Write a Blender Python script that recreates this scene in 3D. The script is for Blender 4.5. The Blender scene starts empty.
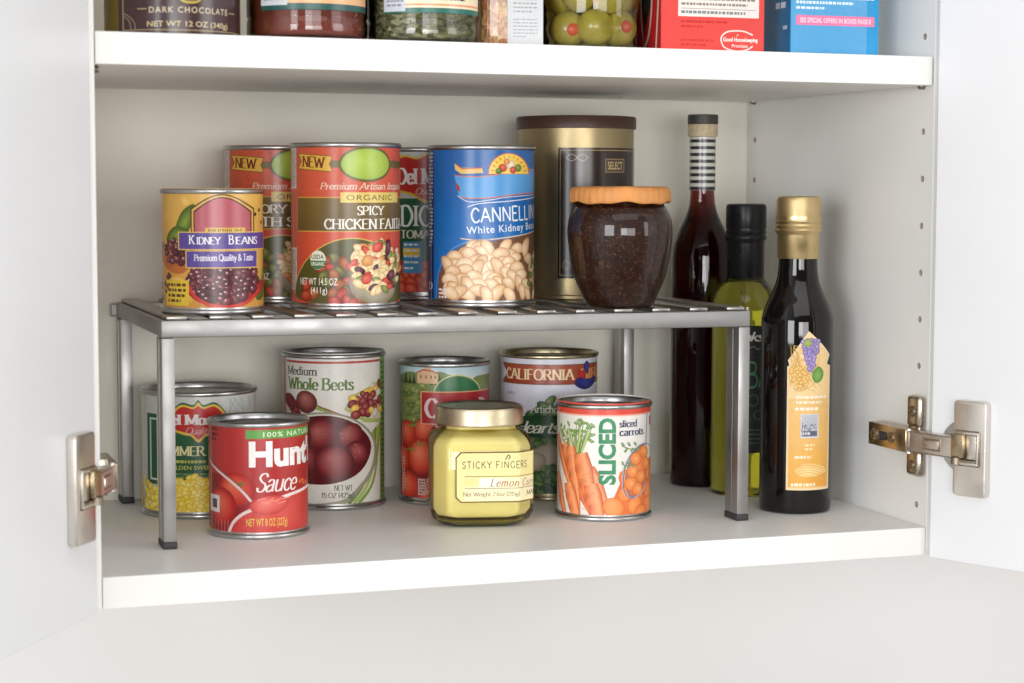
import bpy, bmesh, math, random
from math import sin, cos, pi, radians, sqrt, asin
from mathutils import Vector, Matrix

random.seed(7)
scene = bpy.context.scene
COL = scene.collection

# ------------------------------------------------------------------ camera
CAM_LOC = Vector((-0.13693, -1.16331, 0.23221))
cr = Vector((0.94729036, -0.32036995, 0.00201651))
cu = Vector((0.02344715, 0.07560461, 0.99686216))
cf = Vector((0.31951714, 0.94427064, -0.07913128))
cam_d = bpy.data.cameras.new("camera")
cam = bpy.data.objects.new("camera", cam_d)
COL.objects.link(cam)
mw = Matrix((cr, cu, -cf)).transposed().to_4x4()
mw.translation = CAM_LOC
cam.matrix_world = mw
cam_d.sensor_width = 36.0
cam_d.lens = 1955.3 / 1024 * 36
cam_d.clip_start = 0.02
cam_d.clip_end = 60
cam_d.dof.use_dof = True
cam_d.dof.focus_distance = 1.36
cam_d.dof.aperture_fstop = 10
scene.camera = cam

# ------------------------------------------------------------------ world and lamps
world = bpy.data.worlds.new("World")
scene.world = world
world.use_nodes = True
wn = world.node_tree.nodes; wl = world.node_tree.links
bg = wn["Background"]
tc = wn.new("ShaderNodeTexCoord"); sx = wn.new("ShaderNodeSeparateXYZ"); rmp = wn.new("ShaderNodeValToRGB")
mr = wn.new("ShaderNodeMapRange"); mr.inputs[1].default_value = -1; mr.inputs[2].default_value = 1
wl.new(tc.outputs["Generated"], sx.inputs[0]); wl.new(sx.outputs[2], mr.inputs[0]); wl.new(mr.outputs[0], rmp.inputs[0])
rmp.color_ramp.elements[0].position = 0.25; rmp.color_ramp.elements[0].color = (0.86, 0.80, 0.72, 1)
rmp.color_ramp.elements[1].position = 0.62; rmp.color_ramp.elements[1].color = (0.90, 0.93, 1.0, 1)
wl.new(rmp.outputs[0], bg.inputs[0])
bg.inputs[1].default_value = 0.62
# the room behind the camera spot is darker than its side walls and ceiling
my = wn.new("ShaderNodeMapRange"); my.interpolation_type = 'SMOOTHSTEP'
my.inputs[1].default_value = -0.98; my.inputs[2].default_value = -0.45; my.inputs[3].default_value = 0.14; my.inputs[4].default_value = 1.0
mm_ = wn.new("ShaderNodeMix"); mm_.data_type = 'RGBA'; mm_.blend_type = 'MULTIPLY'; mm_.inputs[0].default_value = 1
wl.new(sx.outputs[1], my.inputs[0]); wl.new(rmp.outputs[0], mm_.inputs[6]); wl.new(my.outputs[0], mm_.inputs[7]); wl.new(mm_.outputs[2], bg.inputs[0])

def area(name, loc, target, sx_, sy_, power, color):
    d = bpy.data.lights.new(name, 'AREA'); d.shape = 'RECTANGLE'; d.size = sx_; d.size_y = sy_
    d.energy = power; d.color = color
    o = bpy.data.objects.new(name, d); COL.objects.link(o)
    o.location = loc
    o.rotation_euler = (Vector(target) - Vector(loc)).to_track_quat('-Z', 'Y').to_euler()
    return o
# a wide window left of the camera spot, two panes behind it, and an added fill lamp to its right
area("window_and_fill_light", (-2.0, -2.3, 0.35), (0.25, 0.12, 0.14), 1.2, 1.1, 46, (0.96, 0.98, 1.0))
area("window_and_fill_light", (-0.45, -3.4, 0.25), (0.25, 0.12, 0.14), 0.8, 0.8, 28, (0.98, 0.99, 1.0))
area("window_and_fill_light", (0.50, -3.4, 0.22), (0.28, 0.12, 0.14), 1.1, 0.8, 23, (1.0, 0.985, 0.95))
area("window_and_fill_light", (2.3, -1.9, 0.45), (0.25, 0.12, 0.10), 1.1, 1.1, 19, (1.0, 0.985, 0.96))  # added fill lamp, not a window: brightens the left door
# broad fill lamp added over the camera spot, in place of ceiling bounce
area("overhead_fill", (0.10, -1.90, 1.75), (0.27, 0.10, 0.10), 2.4, 1.2, 14, (1.0, 0.98, 0.94))

scene.view_settings.view_transform = 'Standard'
scene.view_settings.look = 'None'
scene.view_settings.exposure = 0.0
scene.view_settings.gamma = 1.0
scene.cycles.max_bounces = 12
scene.cycles.transmission_bounces = 10
scene.cycles.transparent_max_bounces = 12

# ------------------------------------------------------------------ helpers: objects
def lin(c):
    return tuple(((v / 255) / 12.92 if v / 255 <= 0.04045 else ((v / 255 + 0.055) / 1.055) ** 2.4) for v in c)

def thing(name, label, cat, loc=(0, 0, 0), rz=0.0, group=None):
    o = bpy.data.objects.new(name, None); COL.objects.link(o)
    o.location = loc; o.rotation_euler = (0, 0, rz)
    o.empty_display_size = 0.02
    o["label"] = label; o["category"] = cat
    if group: o["group"] = group
    return o

def mesh(name, verts, faces, mat, parent=None, smooth=None, label=None):
    me = bpy.data.meshes.new(name)
    me.from_pydata([tuple(v) for v in verts], [], faces)
    me.materials.append(mat)
    me.validate()
    if smooth is not None:
        me.polygons.foreach_set("use_smooth", [True] * len(me.polygons))
        me.set_sharp_from_angle(angle=radians(smooth))
    o = bpy.data.objects.new(name, me); COL.objects.link(o)
    if parent: o.parent = parent
    if label: o["label"] = label
    return o

def from_bm(name, bm, mat, parent=None, smooth=None, label=None):
    bmesh.ops.recalc_face_normals(bm, faces=bm.faces[:])
    me = bpy.data.meshes.new(name); bm.to_mesh(me); bm.free()
    me.materials.append(mat)
    if smooth is not None:
        me.polygons.foreach_set("use_smooth", [True] * len(me.polygons))
        me.set_sharp_from_angle(angle=radians(smooth))
    o = bpy.data.objects.new(name, me); COL.objects.link(o)
    if parent: o.parent = parent
    if label: o["label"] = label
    return o

def obox(bm, c, ax, half, bev=0.0, seg=2, only=None):
    """box at c along axes ax (3 vectors) with half sizes, bevelled edges"""
    c = Vector(c); ax = [Vector(a).normalized() for a in ax]
    vs = []
    for i in (-1, 1):
        for j in (-1, 1):
            for k in (-1, 1):
                vs.append(bm.verts.new(c + ax[0] * half[0] * i + ax[1] * half[1] * j + ax[2] * half[2] * k))
    fs = []
    for f in ((0, 1, 3, 2), (4, 6, 7, 5), (0, 4, 5, 1), (2, 3, 7, 6), (0, 2, 6, 4), (1, 5, 7, 3)):
        fs.append(bm.faces.new([vs[i] for i in f]))
    if bev > 0:
        ed = set()
        for f in fs: ed.update(f.edges)
        ed = list(ed)
        if only is not None:
            a = ax[only]
            ed = [e for e in ed if abs((e.verts[0].co - e.verts[1].co).normalized().dot(a)) > 0.99]
        bmesh.ops.bevel(bm, geom=ed, offset=bev, segments=seg, affect='EDGES', profile=0.5)

XYZ = ((1, 0, 0), (0, 1, 0), (0, 0, 1))
def abox(bm, x0, x1, y0, y1, z0, z1, bev=0.0, seg=2):
    obox(bm, ((x0 + x1) / 2, (y0 + y1) / 2, (z0 + z1) / 2), XYZ, ((x1 - x0) / 2, (y1 - y0) / 2, (z1 - z0) / 2), bev, seg)

def lathe(prof, seg=72):
    vs, fs = [], []
    n = len(prof)
    for (r, z) in prof:
        for k in range(seg):
            a = 2 * pi * k / seg
            vs.append((r * sin(a), -r * cos(a), z))
    for i in range(n - 1):
        for k in range(seg):
            k2 = (k + 1) % seg
            fs.append((i * seg + k, i * seg + k2, (i + 1) * seg + k2, (i + 1) * seg + k))
    if prof[0][0] > 1e-6: fs.append(tuple(range(seg - 1, -1, -1)))
    if prof[-1][0] > 1e-6: fs.append(tuple((n - 1) * seg + k for k in range(seg)))
    return vs, fs

def lathe_bm(bm, prof, seg=48, c=(0, 0, 0), axis=None):
    vs, fs = lathe(prof, seg)
    M = Matrix.Identity(3)
    if axis is not None:
        M = Vector((0, 0, 1)).rotation_difference(Vector(axis)).to_matrix()
    bv = [bm.verts.new(Vector(c) + M @ Vector(v)) for v in vs]
    for f in fs:
        try: bm.faces.new([bv[i] for i in f])
        except ValueError: pass

def smooth_prof(pts, n=6):
    """catmull-rom through profile points"""
    out = []
    P = [pts[0]] + list(pts) + [pts[-1]]
    for i in range(1, len(P) - 2):
        p0, p1, p2, p3 = P[i - 1], P[i], P[i + 1], P[i + 2]
        for k in range(n):
            t = k / n
            out.append(tuple(0.5 * ((2 * p1[d]) + (-p0[d] + p2[d]) * t + (2 * p0[d] - 5 * p1[d] + 4 * p2[d] - p3[d]) * t * t
                       + (-p0[d] + 3 * p1[d] - 3 * p2[d] + p3[d]) * t ** 3) for d in (0, 1)))
    out.append(pts[-1])
    return out

# ------------------------------------------------------------------ helpers: materials
def mat(name, rgb=(0.8, 0.8, 0.8), rough=0.5, metal=0.0, noise=None, bump=None, coat=0.0, spec=0.5, aniso=None, **kw):
    """noise=(scale, amount[, (sx,sy,sz)]) varies the colour, bump=(scale, strength, distance[, stretch])"""
    m = bpy.data.materials.new(name); m.use_nodes = True
    nt = m.node_tree; b = nt.nodes["Principled BSDF"]
    b.inputs["Base Color"].default_value = (*rgb, 1)
    b.inputs["Roughness"].default_value = rough
    b.inputs["Metallic"].default_value = metal
    b.inputs["Specular IOR Level"].default_value = spec
    b.inputs["Coat Weight"].default_value = coat
    b.inputs["Coat Roughness"].default_value = 0.06
    for k, v in kw.items():
        b.inputs[k.replace("_", " ")].default_value = v
    def tex(scale, st, detail=4):
        t = nt.nodes.new("ShaderNodeTexCoord"); mp = nt.nodes.new("ShaderNodeMapping")
        if st: mp.inputs["Scale"].default_value = st
        n = nt.nodes.new("ShaderNodeTexNoise"); n.inputs["Scale"].default_value = scale; n.inputs["Detail"].default_value = detail
        nt.links.new(t.outputs["Object"], mp.inputs[0]); nt.links.new(mp.outputs[0], n.inputs["Vector"])
        return n
    if noise:
        n = tex(noise[0], noise[2] if len(noise) > 2 else None)
        r = nt.nodes.new("ShaderNodeMapRange"); r.inputs[1].default_value = 0.3; r.inputs[2].default_value = 0.7
        r.inputs[3].default_value = 1 - noise[1]; r.inputs[4].default_value = 1 + noise[1]
        mx = nt.nodes.new("ShaderNodeMix"); mx.data_type = 'RGBA'; mx.blend_type = 'MULTIPLY'; mx.inputs[0].default_value = 1
        mx.inputs[6].default_value = (*rgb, 1)
        nt.links.new(n.outputs[0], r.inputs[0]); nt.links.new(r.outputs[0], mx.inputs[7]); nt.links.new(mx.outputs[2], b.inputs["Base Color"])
        r2 = nt.nodes.new("ShaderNodeMapRange"); r2.inputs[1].default_value = 0.3; r2.inputs[2].default_value = 0.7
        r2.inputs[3].default_value = max(0.02, rough * 0.8); r2.inputs[4].default_value = min(1, rough * 1.25)
        nt.links.new(n.outputs[0], r2.inputs[0]); nt.links.new(r2.outputs[0], b.inputs["Roughness"])
    if bump:
        n = tex(bump[0], bump[3] if len(bump) > 3 else None)
        bp = nt.nodes.new("ShaderNodeBump"); bp.inputs["Strength"].default_value = bump[1]; bp.inputs["Distance"].default_value = bump[2]
        nt.links.new(n.outputs[0], bp.inputs["Height"]); nt.links.new(bp.outputs[0], b.inputs["Normal"])
    return m

def print_mat(name, rough=0.32, coat=0.0, spec=0.5, metal=0.0):
    """printed paper: colour attribute times a fine paper and ink mottle"""
    m = bpy.data.materials.new(name); m.use_nodes = True
    nt = m.node_tree; b = nt.nodes["Principled BSDF"]
    at = nt.nodes.new("ShaderNodeAttribute"); at.attribute_name = "Col"
    hs = nt.nodes.new("ShaderNodeHueSaturation"); hs.inputs["Saturation"].default_value = 1.0
    t = nt.nodes.new("ShaderNodeTexCoord")
    n = nt.nodes.new("ShaderNodeTexNoise"); n.inputs["Scale"].default_value = 420; n.inputs["Detail"].default_value = 5
    n2 = nt.nodes.new("ShaderNodeTexNoise"); n2.inputs["Scale"].default_value = 60; n2.inputs["Detail"].default_value = 3
    ad = nt.nodes.new("ShaderNodeMath"); ad.operation = 'ADD'
    r = nt.nodes.new("ShaderNodeMapRange"); r.inputs[1].default_value = 0.7; r.inputs[2].default_value = 1.3
    r.inputs[3].default_value = 0.94; r.inputs[4].default_value = 1.05
    mx = nt.nodes.new("ShaderNodeMix"); mx.data_type = 'RGBA'; mx.blend_type = 'MULTIPLY'; mx.inputs[0].default_value = 1
    L = nt.links
    L.new(t.outputs["Object"], n.inputs["Vector"]); L.new(t.outputs["Object"], n2.inputs["Vector"])
    L.new(n.outputs[0], ad.inputs[0]); L.new(n2.outputs[0], ad.inputs[1]); L.new(ad.outputs[0], r.inputs[0])
    L.new(at.outputs["Color"], hs.inputs["Color"]); L.new(hs.outputs[0], mx.inputs[6]); L.new(r.outputs[0], mx.inputs[7]); L.new(mx.outputs[2], b.inputs["Base Color"])
    bp = nt.nodes.new("ShaderNodeBump"); bp.inputs["Strength"].default_value = 0.07; bp.inputs["Distance"].default_value = 0.0005
    L.new(n2.outputs[0], bp.inputs["Height"]); L.new(bp.outputs[0], b.inputs["Normal"])
    b.inputs["Roughness"].default_value = rough; b.inputs["Coat Weight"].default_value = coat
    b.inputs["Coat Roughness"].default_value = 0.12; b.inputs["Specular IOR Level"].default_value = spec
    b.inputs["Metallic"].default_value = metal
    return m

def thin_glass(name, tint=(1, 1, 1), rough=0.02):
    m = bpy.data.materials.new(name); m.use_nodes = True
    nt = m.node_tree; nt.nodes.clear()
    o = nt.nodes.new("ShaderNodeOutputMaterial"); mx = nt.nodes.new("ShaderNodeMixShader")
    tr = nt.nodes.new("ShaderNodeBsdfTransparent"); tr.inputs[0].default_value = (*tint, 1)
    gl = nt.nodes.new("ShaderNodeBsdfGlossy"); gl.inputs["Roughness"].default_value = rough
    fr = nt.nodes.new("ShaderNodeFresnel"); fr.inputs[0].default_value = 1.5
    nt.links.new(fr.outputs[0], mx.inputs[0]); nt.links.new(tr.outputs[0], mx.inputs[1]); nt.links.new(gl.outputs[0], mx.inputs[2])
    nt.links.new(mx.outputs[0], o.inputs[0])
    return m

def liquid_glass(name, absorb, density, base=(1, 1, 1), rough=0.02):
    m = bpy.data.materials.new(name); m.use_nodes = True
    nt = m.node_tree; b = nt.nodes["Principled BSDF"]
    b.inputs["Base Color"].default_value = (*base, 1); b.inputs["Roughness"].default_value = rough
    b.inputs["Transmission Weight"].default_value = 1; b.inputs["IOR"].default_value = 1.45
    v = nt.nodes.new("ShaderNodeVolumeAbsorption"); v.inputs[0].default_value = (*absorb, 1); v.inputs[1].default_value = density
    nt.links.new(v.outputs[0], nt.nodes["Material Output"].inputs["Volume"])
    return m

def flake_mat(name, cols, scale, stretch=(1, 1, 1), rough=0.4, coat=1.0, bump=0.6):
    m = bpy.data.materials.new(name); m.use_nodes = True
    nt = m.node_tree; b = nt.nodes["Principled BSDF"]; L = nt.links
    t = nt.nodes.new("ShaderNodeTexCoord"); mp = nt.nodes.new("ShaderNodeMapping"); mp.inputs["Scale"].default_value = stretch
    nz = nt.nodes.new("ShaderNodeTexNoise"); nz.inputs["Scale"].default_value = scale * 0.6
    va = nt.nodes.new("ShaderNodeVectorMath"); va.operation = 'MULTIPLY_ADD'; va.inputs[1].default_value = (0.006,) * 3
    vo = nt.nodes.new("ShaderNodeTexVoronoi"); vo.inputs["Scale"].default_value = scale
    L.new(t.outputs["Object"], mp.inputs[0]); L.new(mp.outputs[0], nz.inputs["Vector"]); L.new(nz.outputs["Color"], va.inputs[0])
    L.new(mp.outputs[0], va.inputs[2]); L.new(va.outputs[0], vo.inputs["Vector"])
    sp = nt.nodes.new("ShaderNodeSeparateColor"); L.new(vo.outputs["Color"], sp.inputs[0])
    rp = nt.nodes.new("ShaderNodeValToRGB"); L.new(sp.outputs[0], rp.inputs[0])
    rp.color_ramp.interpolation = 'LINEAR'
    n = len(cols)
    while len(rp.color_ramp.elements) < n: rp.color_ramp.elements.new(0.5)
    for i, c in enumerate(cols):
        rp.color_ramp.elements[i].position = i / (n - 1); rp.color_ramp.elements[i].color = (*lin(c), 1)
    L.new(rp.outputs[0], b.inputs["Base Color"])
    bp = nt.nodes.new("ShaderNodeBump"); bp.inputs["Strength"].default_value = bump; bp.inputs["Distance"].default_value = 0.001
    L.new(vo.outputs["Distance"], bp.inputs["Height"]); L.new(bp.outputs[0], b.inputs["Normal"])
    b.inputs["Roughness"].default_value = rough; b.inputs["Coat Weight"].default_value = coat; b.inputs["Coat Roughness"].default_value = 0.03
    return m

M_CAB = mat("white_melamine", (0.88, 0.87, 0.835), 0.42, noise=(9, 0.012), bump=(900, 0.06, 0.0002))
M_BACK = mat("cream_melamine", (0.86, 0.825, 0.73), 0.5, noise=(7, 0.015))
M_DOOR = mat("white_door_paint", (0.86, 0.87, 0.885), 0.4, noise=(9, 0.014), bump=(700, 0.05, 0.0002))
M_WALL = mat("warm_wall_paint", (0.735, 0.72, 0.705), 0.85, noise=(5, 0.02), bump=(220, 0.15, 0.0006))
M_CHIP = mat("chipboard", (0.50, 0.44, 0.36), 0.9, noise=(900, 0.3))
M_STEEL = mat("satin_steel", (0.41, 0.40, 0.39), 0.46, 1.0, noise=(40, 0.05), bump=(700, 0.03, 0.0002))
M_SLAT = mat("slat_steel", (0.42, 0.40, 0.38), 0.34, 1.0, noise=(60, 0.06))
M_TIN = mat("can_steel", (0.52, 0.52, 0.52), 0.30, 1.0, noise=(30, 0.03))
M_TINLID = mat("can_lid_steel", (0.30, 0.29, 0.285), 0.34, 1.0, noise=(160, 0.15), bump=(260, 0.12, 0.0004))
M_GTIN = mat("gold_lacquer_steel", (0.55, 0.47, 0.31), 0.28, 1.0, noise=(30, 0.04))
M_GTINLID = mat("gold_lacquer_lid", (0.30, 0.26, 0.18), 0.32, 1.0, noise=(160, 0.15))
M_NICKEL = mat("hinge_nickel", (0.74, 0.69, 0.63), 0.33, 1.0, noise=(60, 0.04), bump=(600, 0.04, 0.0002))
M_NICKELM = mat("hinge_nickel_aged", (0.50, 0.44, 0.36), 0.28, 1.0, noise=(60, 0.06))
M_NICKELD = mat("hinge_nickel_dark", (0.33, 0.28, 0.22), 0.30, 1.0, noise=(200, 0.2))
M_BRASS = mat("hinge_brass", (0.50, 0.40, 0.26), 0.28, 1.0, noise=(70, 0.10))
M_RUBBER = mat("dark_rubber", (0.035, 0.033, 0.035), 0.6)
M_PRINT = print_mat("label_print", 0.30)
M_PRINTG = print_mat("label_print_gloss", 0.22)
M_PRINTM = print_mat("label_print_matte", 0.55)

# ------------------------------------------------------------------ stroke font (serif and script)
G = {
'A': "8.4:0.4,0 4.2,10|4.2,10 8,0|1.8,3.6 6.6,3.6", 'B': "7:1,0 1,10|~1,10 4.6,9.7 5.6,7.8 4.4,5.8 1,5.3|~1,5.3 5,5 6.5,2.8 5,.3 1,0",
'C': "7.6:~7,7.8 5,9.9 2.4,9 .8,5 2.4,1 5,.1 7.2,1.8", 'D': "8:1,0 1,10|~1,10 5,9.6 7.4,5 5,.4 1,0",
'E': "6.6:1,0 1,10|1,10 6,10|1,5.2 5,5.2|1,0 6.2,0", 'F': "6.4:1,0 1,10|1,10 6,10|1,5.2 5,5.2",
'G': "8:~7,7.8 5,9.9 2.4,9 .8,5 2.4,1 5,.1 7.2,1.4|7.2,4.6 7.2,.6", 'H': "8.4:1.2,0 1.2,10|7.2,0 7.2,10|1.2,5.2 7.2,5.2",
'I': "3.4:1.7,0 1.7,10", 'J': "4.6:~3.2,10 3.2,3 2.6,.6 .4,.4", 'K': "7.8:1.2,0 1.2,10|6.8,10 1.4,4.6|3.2,6.2 7.4,0",
'L': "6.4:1.2,0 1.2,10|1.2,0 6,0", 'M': "10:1.2,0 1.2,10|1.2,10 5,1|5,1 8.8,10|8.8,10 8.8,0",
'N': "8.6:1.2,0 1.2,10|1.2,10 7.4,0|7.4,0 7.4,10", 'O': "8.8:~4.4,10 1.6,8.6 .7,5 1.6,1.4 4.4,0 7.2,1.4 8.1,5 7.2,8.6 4.4,10",
'P': "6.8:1,0 1,10|~1,10 4.8,9.7 6.2,7.4 4.8,5 1,4.6", 'Q': "8.8:~4.4,10 1.6,8.6 .7,5 1.6,1.4 4.4,0 7.2,1.4 8.1,5 7.2,8.6 4.4,10|4.8,2 8,-1.4",
'R': "7.8:1,0 1,10|~1,10 4.8,9.7 6,7.6 4.8,5.4 1,5|3.6,5 7.4,0", 'S': "6:~5.2,8 4.2,9.8 1.8,9.6 .9,7.6 2.4,5.6 4.6,4.2 5.3,2.2 4,.2 1.6,.2 .7,2.2",
'T': "7.6:3.8,0 3.8,10|.4,10 7.2,10", 'U': "8.4:~1.2,10 1.2,3 2.6,.4 4.4,0 6.2,.6 7.2,3 7.2,10", 'V': "8.2:.4,10 4.1,0|4.1,0 7.8,10",
'W': "11:.4,10 3,0|3,0 5.5,9|5.5,9 8,0|8,0 10.6,10", 'X': "8:.6,0 7.4,10|.6,10 7.4,0", 'Y': "8:.4,10 4,4.8|7.6,10 4,4.8|4,4.8 4,0",
'Z': "7:.6,10 6.4,10|6.4,10 .6,0|.6,0 6.4,0",
'a': "5.6:~1,5.2 2.4,6.4 4,6 4.4,4.6 4.4,1 5.2,.1|~4.4,3.8 1.8,3.2 .8,1.6 1.6,.1 3.2,.3 4.4,1.4", 'b': "6:1.1,10 1.1,0|~1.1,4.8 3,6.4 5,5.4 5.4,3.2 4.6,.8 2.8,0 1.1,1",
'c': "5.2:~4.6,5 3.2,6.4 1.5,5.6 .7,3.2 1.6,.8 3.2,0 4.8,1.2", 'd': "6.2:4.9,10 4.9,0|~4.9,4.8 3.2,6.4 1.4,5.6 .7,3.2 1.4,.8 3,0 4.9,1.4",
'e': "5.4:~.9,3.4 4.8,3.6 4.2,5.8 2.8,6.4 1.3,5.4 .7,3.2 1.5,.8 3.2,0 4.9,1.2", 'f': "3.8:~3.8,9.4 2.6,10 1.7,8.6 1.6,6 1.6,0|.3,6.2 3.4,6.2",
'g': "5.8:~4.6,5.6 2.8,6.4 1.2,5.6 1,4 2.4,2.6 4,3.2 4.4,5 3.4,6.3|~1.4,2.8 1,1.2 4.4,.4 5,-1.2 3,-3 .8,-2 1.4,0",
'h': "6.4:1.2,10 1.2,0|~1.2,4.6 3,6.4 4.8,5.8 5.1,4 5.1,0", 'i': "2.8:1.4,6.4 1.4,0|1.4,8.2 1.4,9.4", 'j': "2.8:~1.6,6.4 1.6,-1 .4,-2.6",
'k': "6.2:1.2,10 1.2,0|5,6.2 1.4,2.8|2.6,3.8 5.6,0", 'l': "2.8:1.4,10 1.4,0",
'm': "9.6:1.2,6.4 1.2,0|~1.2,4.6 2.8,6.4 4.4,5.8 4.7,4 4.7,0|~4.7,4.6 6.4,6.4 8,5.8 8.3,4 8.3,0", 'n': "6.4:1.2,6.4 1.2,0|~1.2,4.6 3,6.4 4.8,5.8 5.1,4 5.1,0",
'o': "5.8:~2.9,6.4 1.1,5.2 .7,3.2 1.1,1.2 2.9,0 4.7,1.2 5.1,3.2 4.7,5.2 2.9,6.4", 'p': "6:1.1,6.4 1.1,-3|~1.1,4.8 3,6.4 5,5.4 5.4,3.2 4.6,.8 2.8,0 1.1,1",
'r': "4.4:1.2,6.4 1.2,0|~1.2,4.2 2.4,6 3.9,6.2", 's': "4.4:~3.8,5.2 3,6.3 1.4,6.2 .8,5 1.8,3.7 3.3,2.8 3.9,1.6 3,.1 1.4,.1 .6,1.4",
't': "3.8:~1.6,8.6 1.6,1.6 2.2,.2 3.6,.6|.3,6.2 3.4,6.2", 'u': "6.4:~1.2,6.4 1.2,2 2,.2 3.6,.2 5,1.6|5,6.4 5,0", 'v': "5.6:.4,6.4 2.8,0|2.8,0 5.2,6.4",
'w': "8:.4,6.4 2.4,0|2.4,0 4,5.8|4,5.8 5.6,0|5.6,0 7.6,6.4", 'x': "5.6:.6,0 5,6.4|.6,6.4 5,0", 'y': "5.6:.4,6.4 2.9,.4|~5.2,6.4 2.9,.4 1.8,-2.4 .4,-2.8",
'z': "5:.6,6.4 4.4,6.4|4.4,6.4 .6,0|.6,0 4.6,0", 'q': "6.2:4.9,6.4 4.9,-3|~4.9,4.8 3.2,6.4 1.4,5.6 .7,3.2 1.4,.8 3,0 4.9,1.4",
'0': "6.4:~3.2,10 1.2,8.4 .7,5 1.2,1.6 3.2,0 5.2,1.6 5.7,5 5.2,8.4 3.2,10", '1': "4:2.2,0 2.2,10|.8,8.6 2.2,10", '2': "6:~.9,7.6 1.8,9.7 4,9.8 5,7.8 3.8,4.8 .7,0|.7,0 5.4,0",
'3': "6:~.9,8.4 2.4,10 4.6,9.2 4.8,7 2.6,5.4 5,4.2 5.2,1.8 3.4,0 1.4,.4 .6,1.8", '4': "6.4:4.4,0 4.4,10|4.4,10 .6,3.2|.6,3.2 6,3.2",
'5': "6:1.4,10 5,10|1.4,10 1.1,5.6|~1.1,5.6 3.4,6.2 5.2,4.6 5,1.6 3,0 .8,1", '6': "6:~4.8,9.4 2.6,8.8 .9,5 1.2,1.6 3,0 5,1.2 5.2,3.8 3.8,5.8 1.8,5.2 .9,3.4",
'7': "6:.7,10 5.4,10|5.4,10 2,0", '8': "6:~3,10 1.2,8.8 1.4,6.8 4.6,4.4 5.2,2 3,0 .8,2 1.4,4.4 4.6,6.8 4.8,8.8 3,10",
'9': "6:~1.2,.6 3.4,1.2 5.1,5 4.8,8.4 3,10 1,8.8 .8,6.2 2.2,4.2 4.2,4.8 5.1,6.6",
'&': "8:~7.4,4.4 4.8,.6 2,.2 .9,2.4 2,4.6 4.4,7 4.2,9.4 2.6,9.8 1.8,8 3.4,5 7.6,0", '(': "3:~2.6,10.6 1,7.6 .8,3 2.4,-1", ')': "3:~.4,10.6 2,7.6 2.2,3 .6,-1",
'.': "2.4:1.2,0 1.2,.9", ',': "2.4:1.3,.7 .8,-1.2", "'": "2.2:1.2,10 .9,7.4", '%': "8:.8,0 7,10|~2,10 .9,8 2,6 3.1,8 2,10|~6,4 4.9,2 6,0 7.1,2 6,4", ' ': "3.4:", '-': "4:.6,4 3.4,4",
}
def cat_rom(p, n=5, closed=False):
    out = []
    if closed: P = [p[-2]] + p + [p[1]]
    else: P = [p[0]] + p + [p[-1]]
    for i in range(1, len(P) - 2):
        p0, p1, p2, p3 = P[i - 1], P[i], P[i + 1], P[i + 2]
        for k in range(n):
            t = k / n
            out.append(tuple(0.5 * ((2 * p1[d]) + (-p0[d] + p2[d]) * t + (2 * p0[d] - 5 * p1[d] + 4 * p2[d] - p3[d]) * t * t
                       + (-p0[d] + 3 * p1[d] - 3 * p2[d] + p3[d]) * t ** 3) for d in (0, 1)))
    out.append(p[-1])
    return out
def ribbon(pts, w_of):
    """triangles of a ribbon through pts; w_of(direction) gives the width"""
    n = len(pts); L, R = [], []
    for i in range(n):
        a = pts[max(0, i - 1)]; b = pts[min(n - 1, i + 1)]
        dx, dy = b[0] - a[0], b[1] - a[1]; l = sqrt(dx * dx + dy * dy) or 1
        dx /= l; dy /= l; w = w_of(dx, dy, i / (n - 1)) / 2
        L.append((pts[i][0] - dy * w, pts[i][1] + dx * w)); R.append((pts[i][0] + dy * w, pts[i][1] - dx * w))
    t = []
    for i in range(n - 1):
        t.append((L[i], R[i], R[i + 1])); t.append((L[i], R[i + 1], L[i + 1]))
    return t
def stroke_text(s, T=1.7, th=0.7, serif=True, slant=0.0, track=0.0):
    """list of (triangles, sublayer) in font units"""
    out = []; x0 = 0.0; k = 0
    for ch in s:
        g = G.get(ch)
        if g is None: continue
        w, body = g.split(':'); w = float(w)
        for st in body.split('|'):
            if not st: continue
            sm = st[0] == '~'
            pts = [tuple(float(v) for v in q.split(',')) for q in st.lstrip('~').split()]
            sh = [(x0 + px + slant * py, py) for px, py in pts]
            closed = sm and pts[0] == pts[-1]
            line = cat_rom(sh, 5, closed) if sm else sh
            out.append((ribbon(line, lambda dx, dy, t: th + (T - th) * abs(dy)), k % 6)); k += 1
            if serif and not (ch in ".,'()%i" and len(pts) == 2 and abs(pts[0][1] - pts[1][1]) < 2):
                for e, o in ((0, 1), (-1, -2)):
                    p, q = pts[e], pts[o]
                    if abs(q[1] - p[1]) > 0.45 * abs(q[0] - p[0]) and (abs(p[1]) < .01 or abs(p[1] - 10) < .01 or abs(p[1] - 6.4) < .01 or abs(p[1] + 3) < .01) and (not sm or p[1] != 0 or abs(q[1] - p[1]) > 3):
                        if sm and abs(q[0] - p[0]) > .5: continue
                        cx = x0 + p[0] + slant * p[1]; up = p[1] > 5; hw = 1.15 + T * .35
                        yy = p[1] - (th * .35 if up else -th * .35)
                        out.append(([((cx - hw, yy - th * .4), (cx + hw, yy - th * .4), (cx + hw, yy + th * .4)), ((cx - hw, yy - th * .4), (cx + hw, yy + th * .4), (cx - hw, yy + th * .4))], k % 6)); k += 1
        x0 += w + track
    return out
_fc = {}
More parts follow.
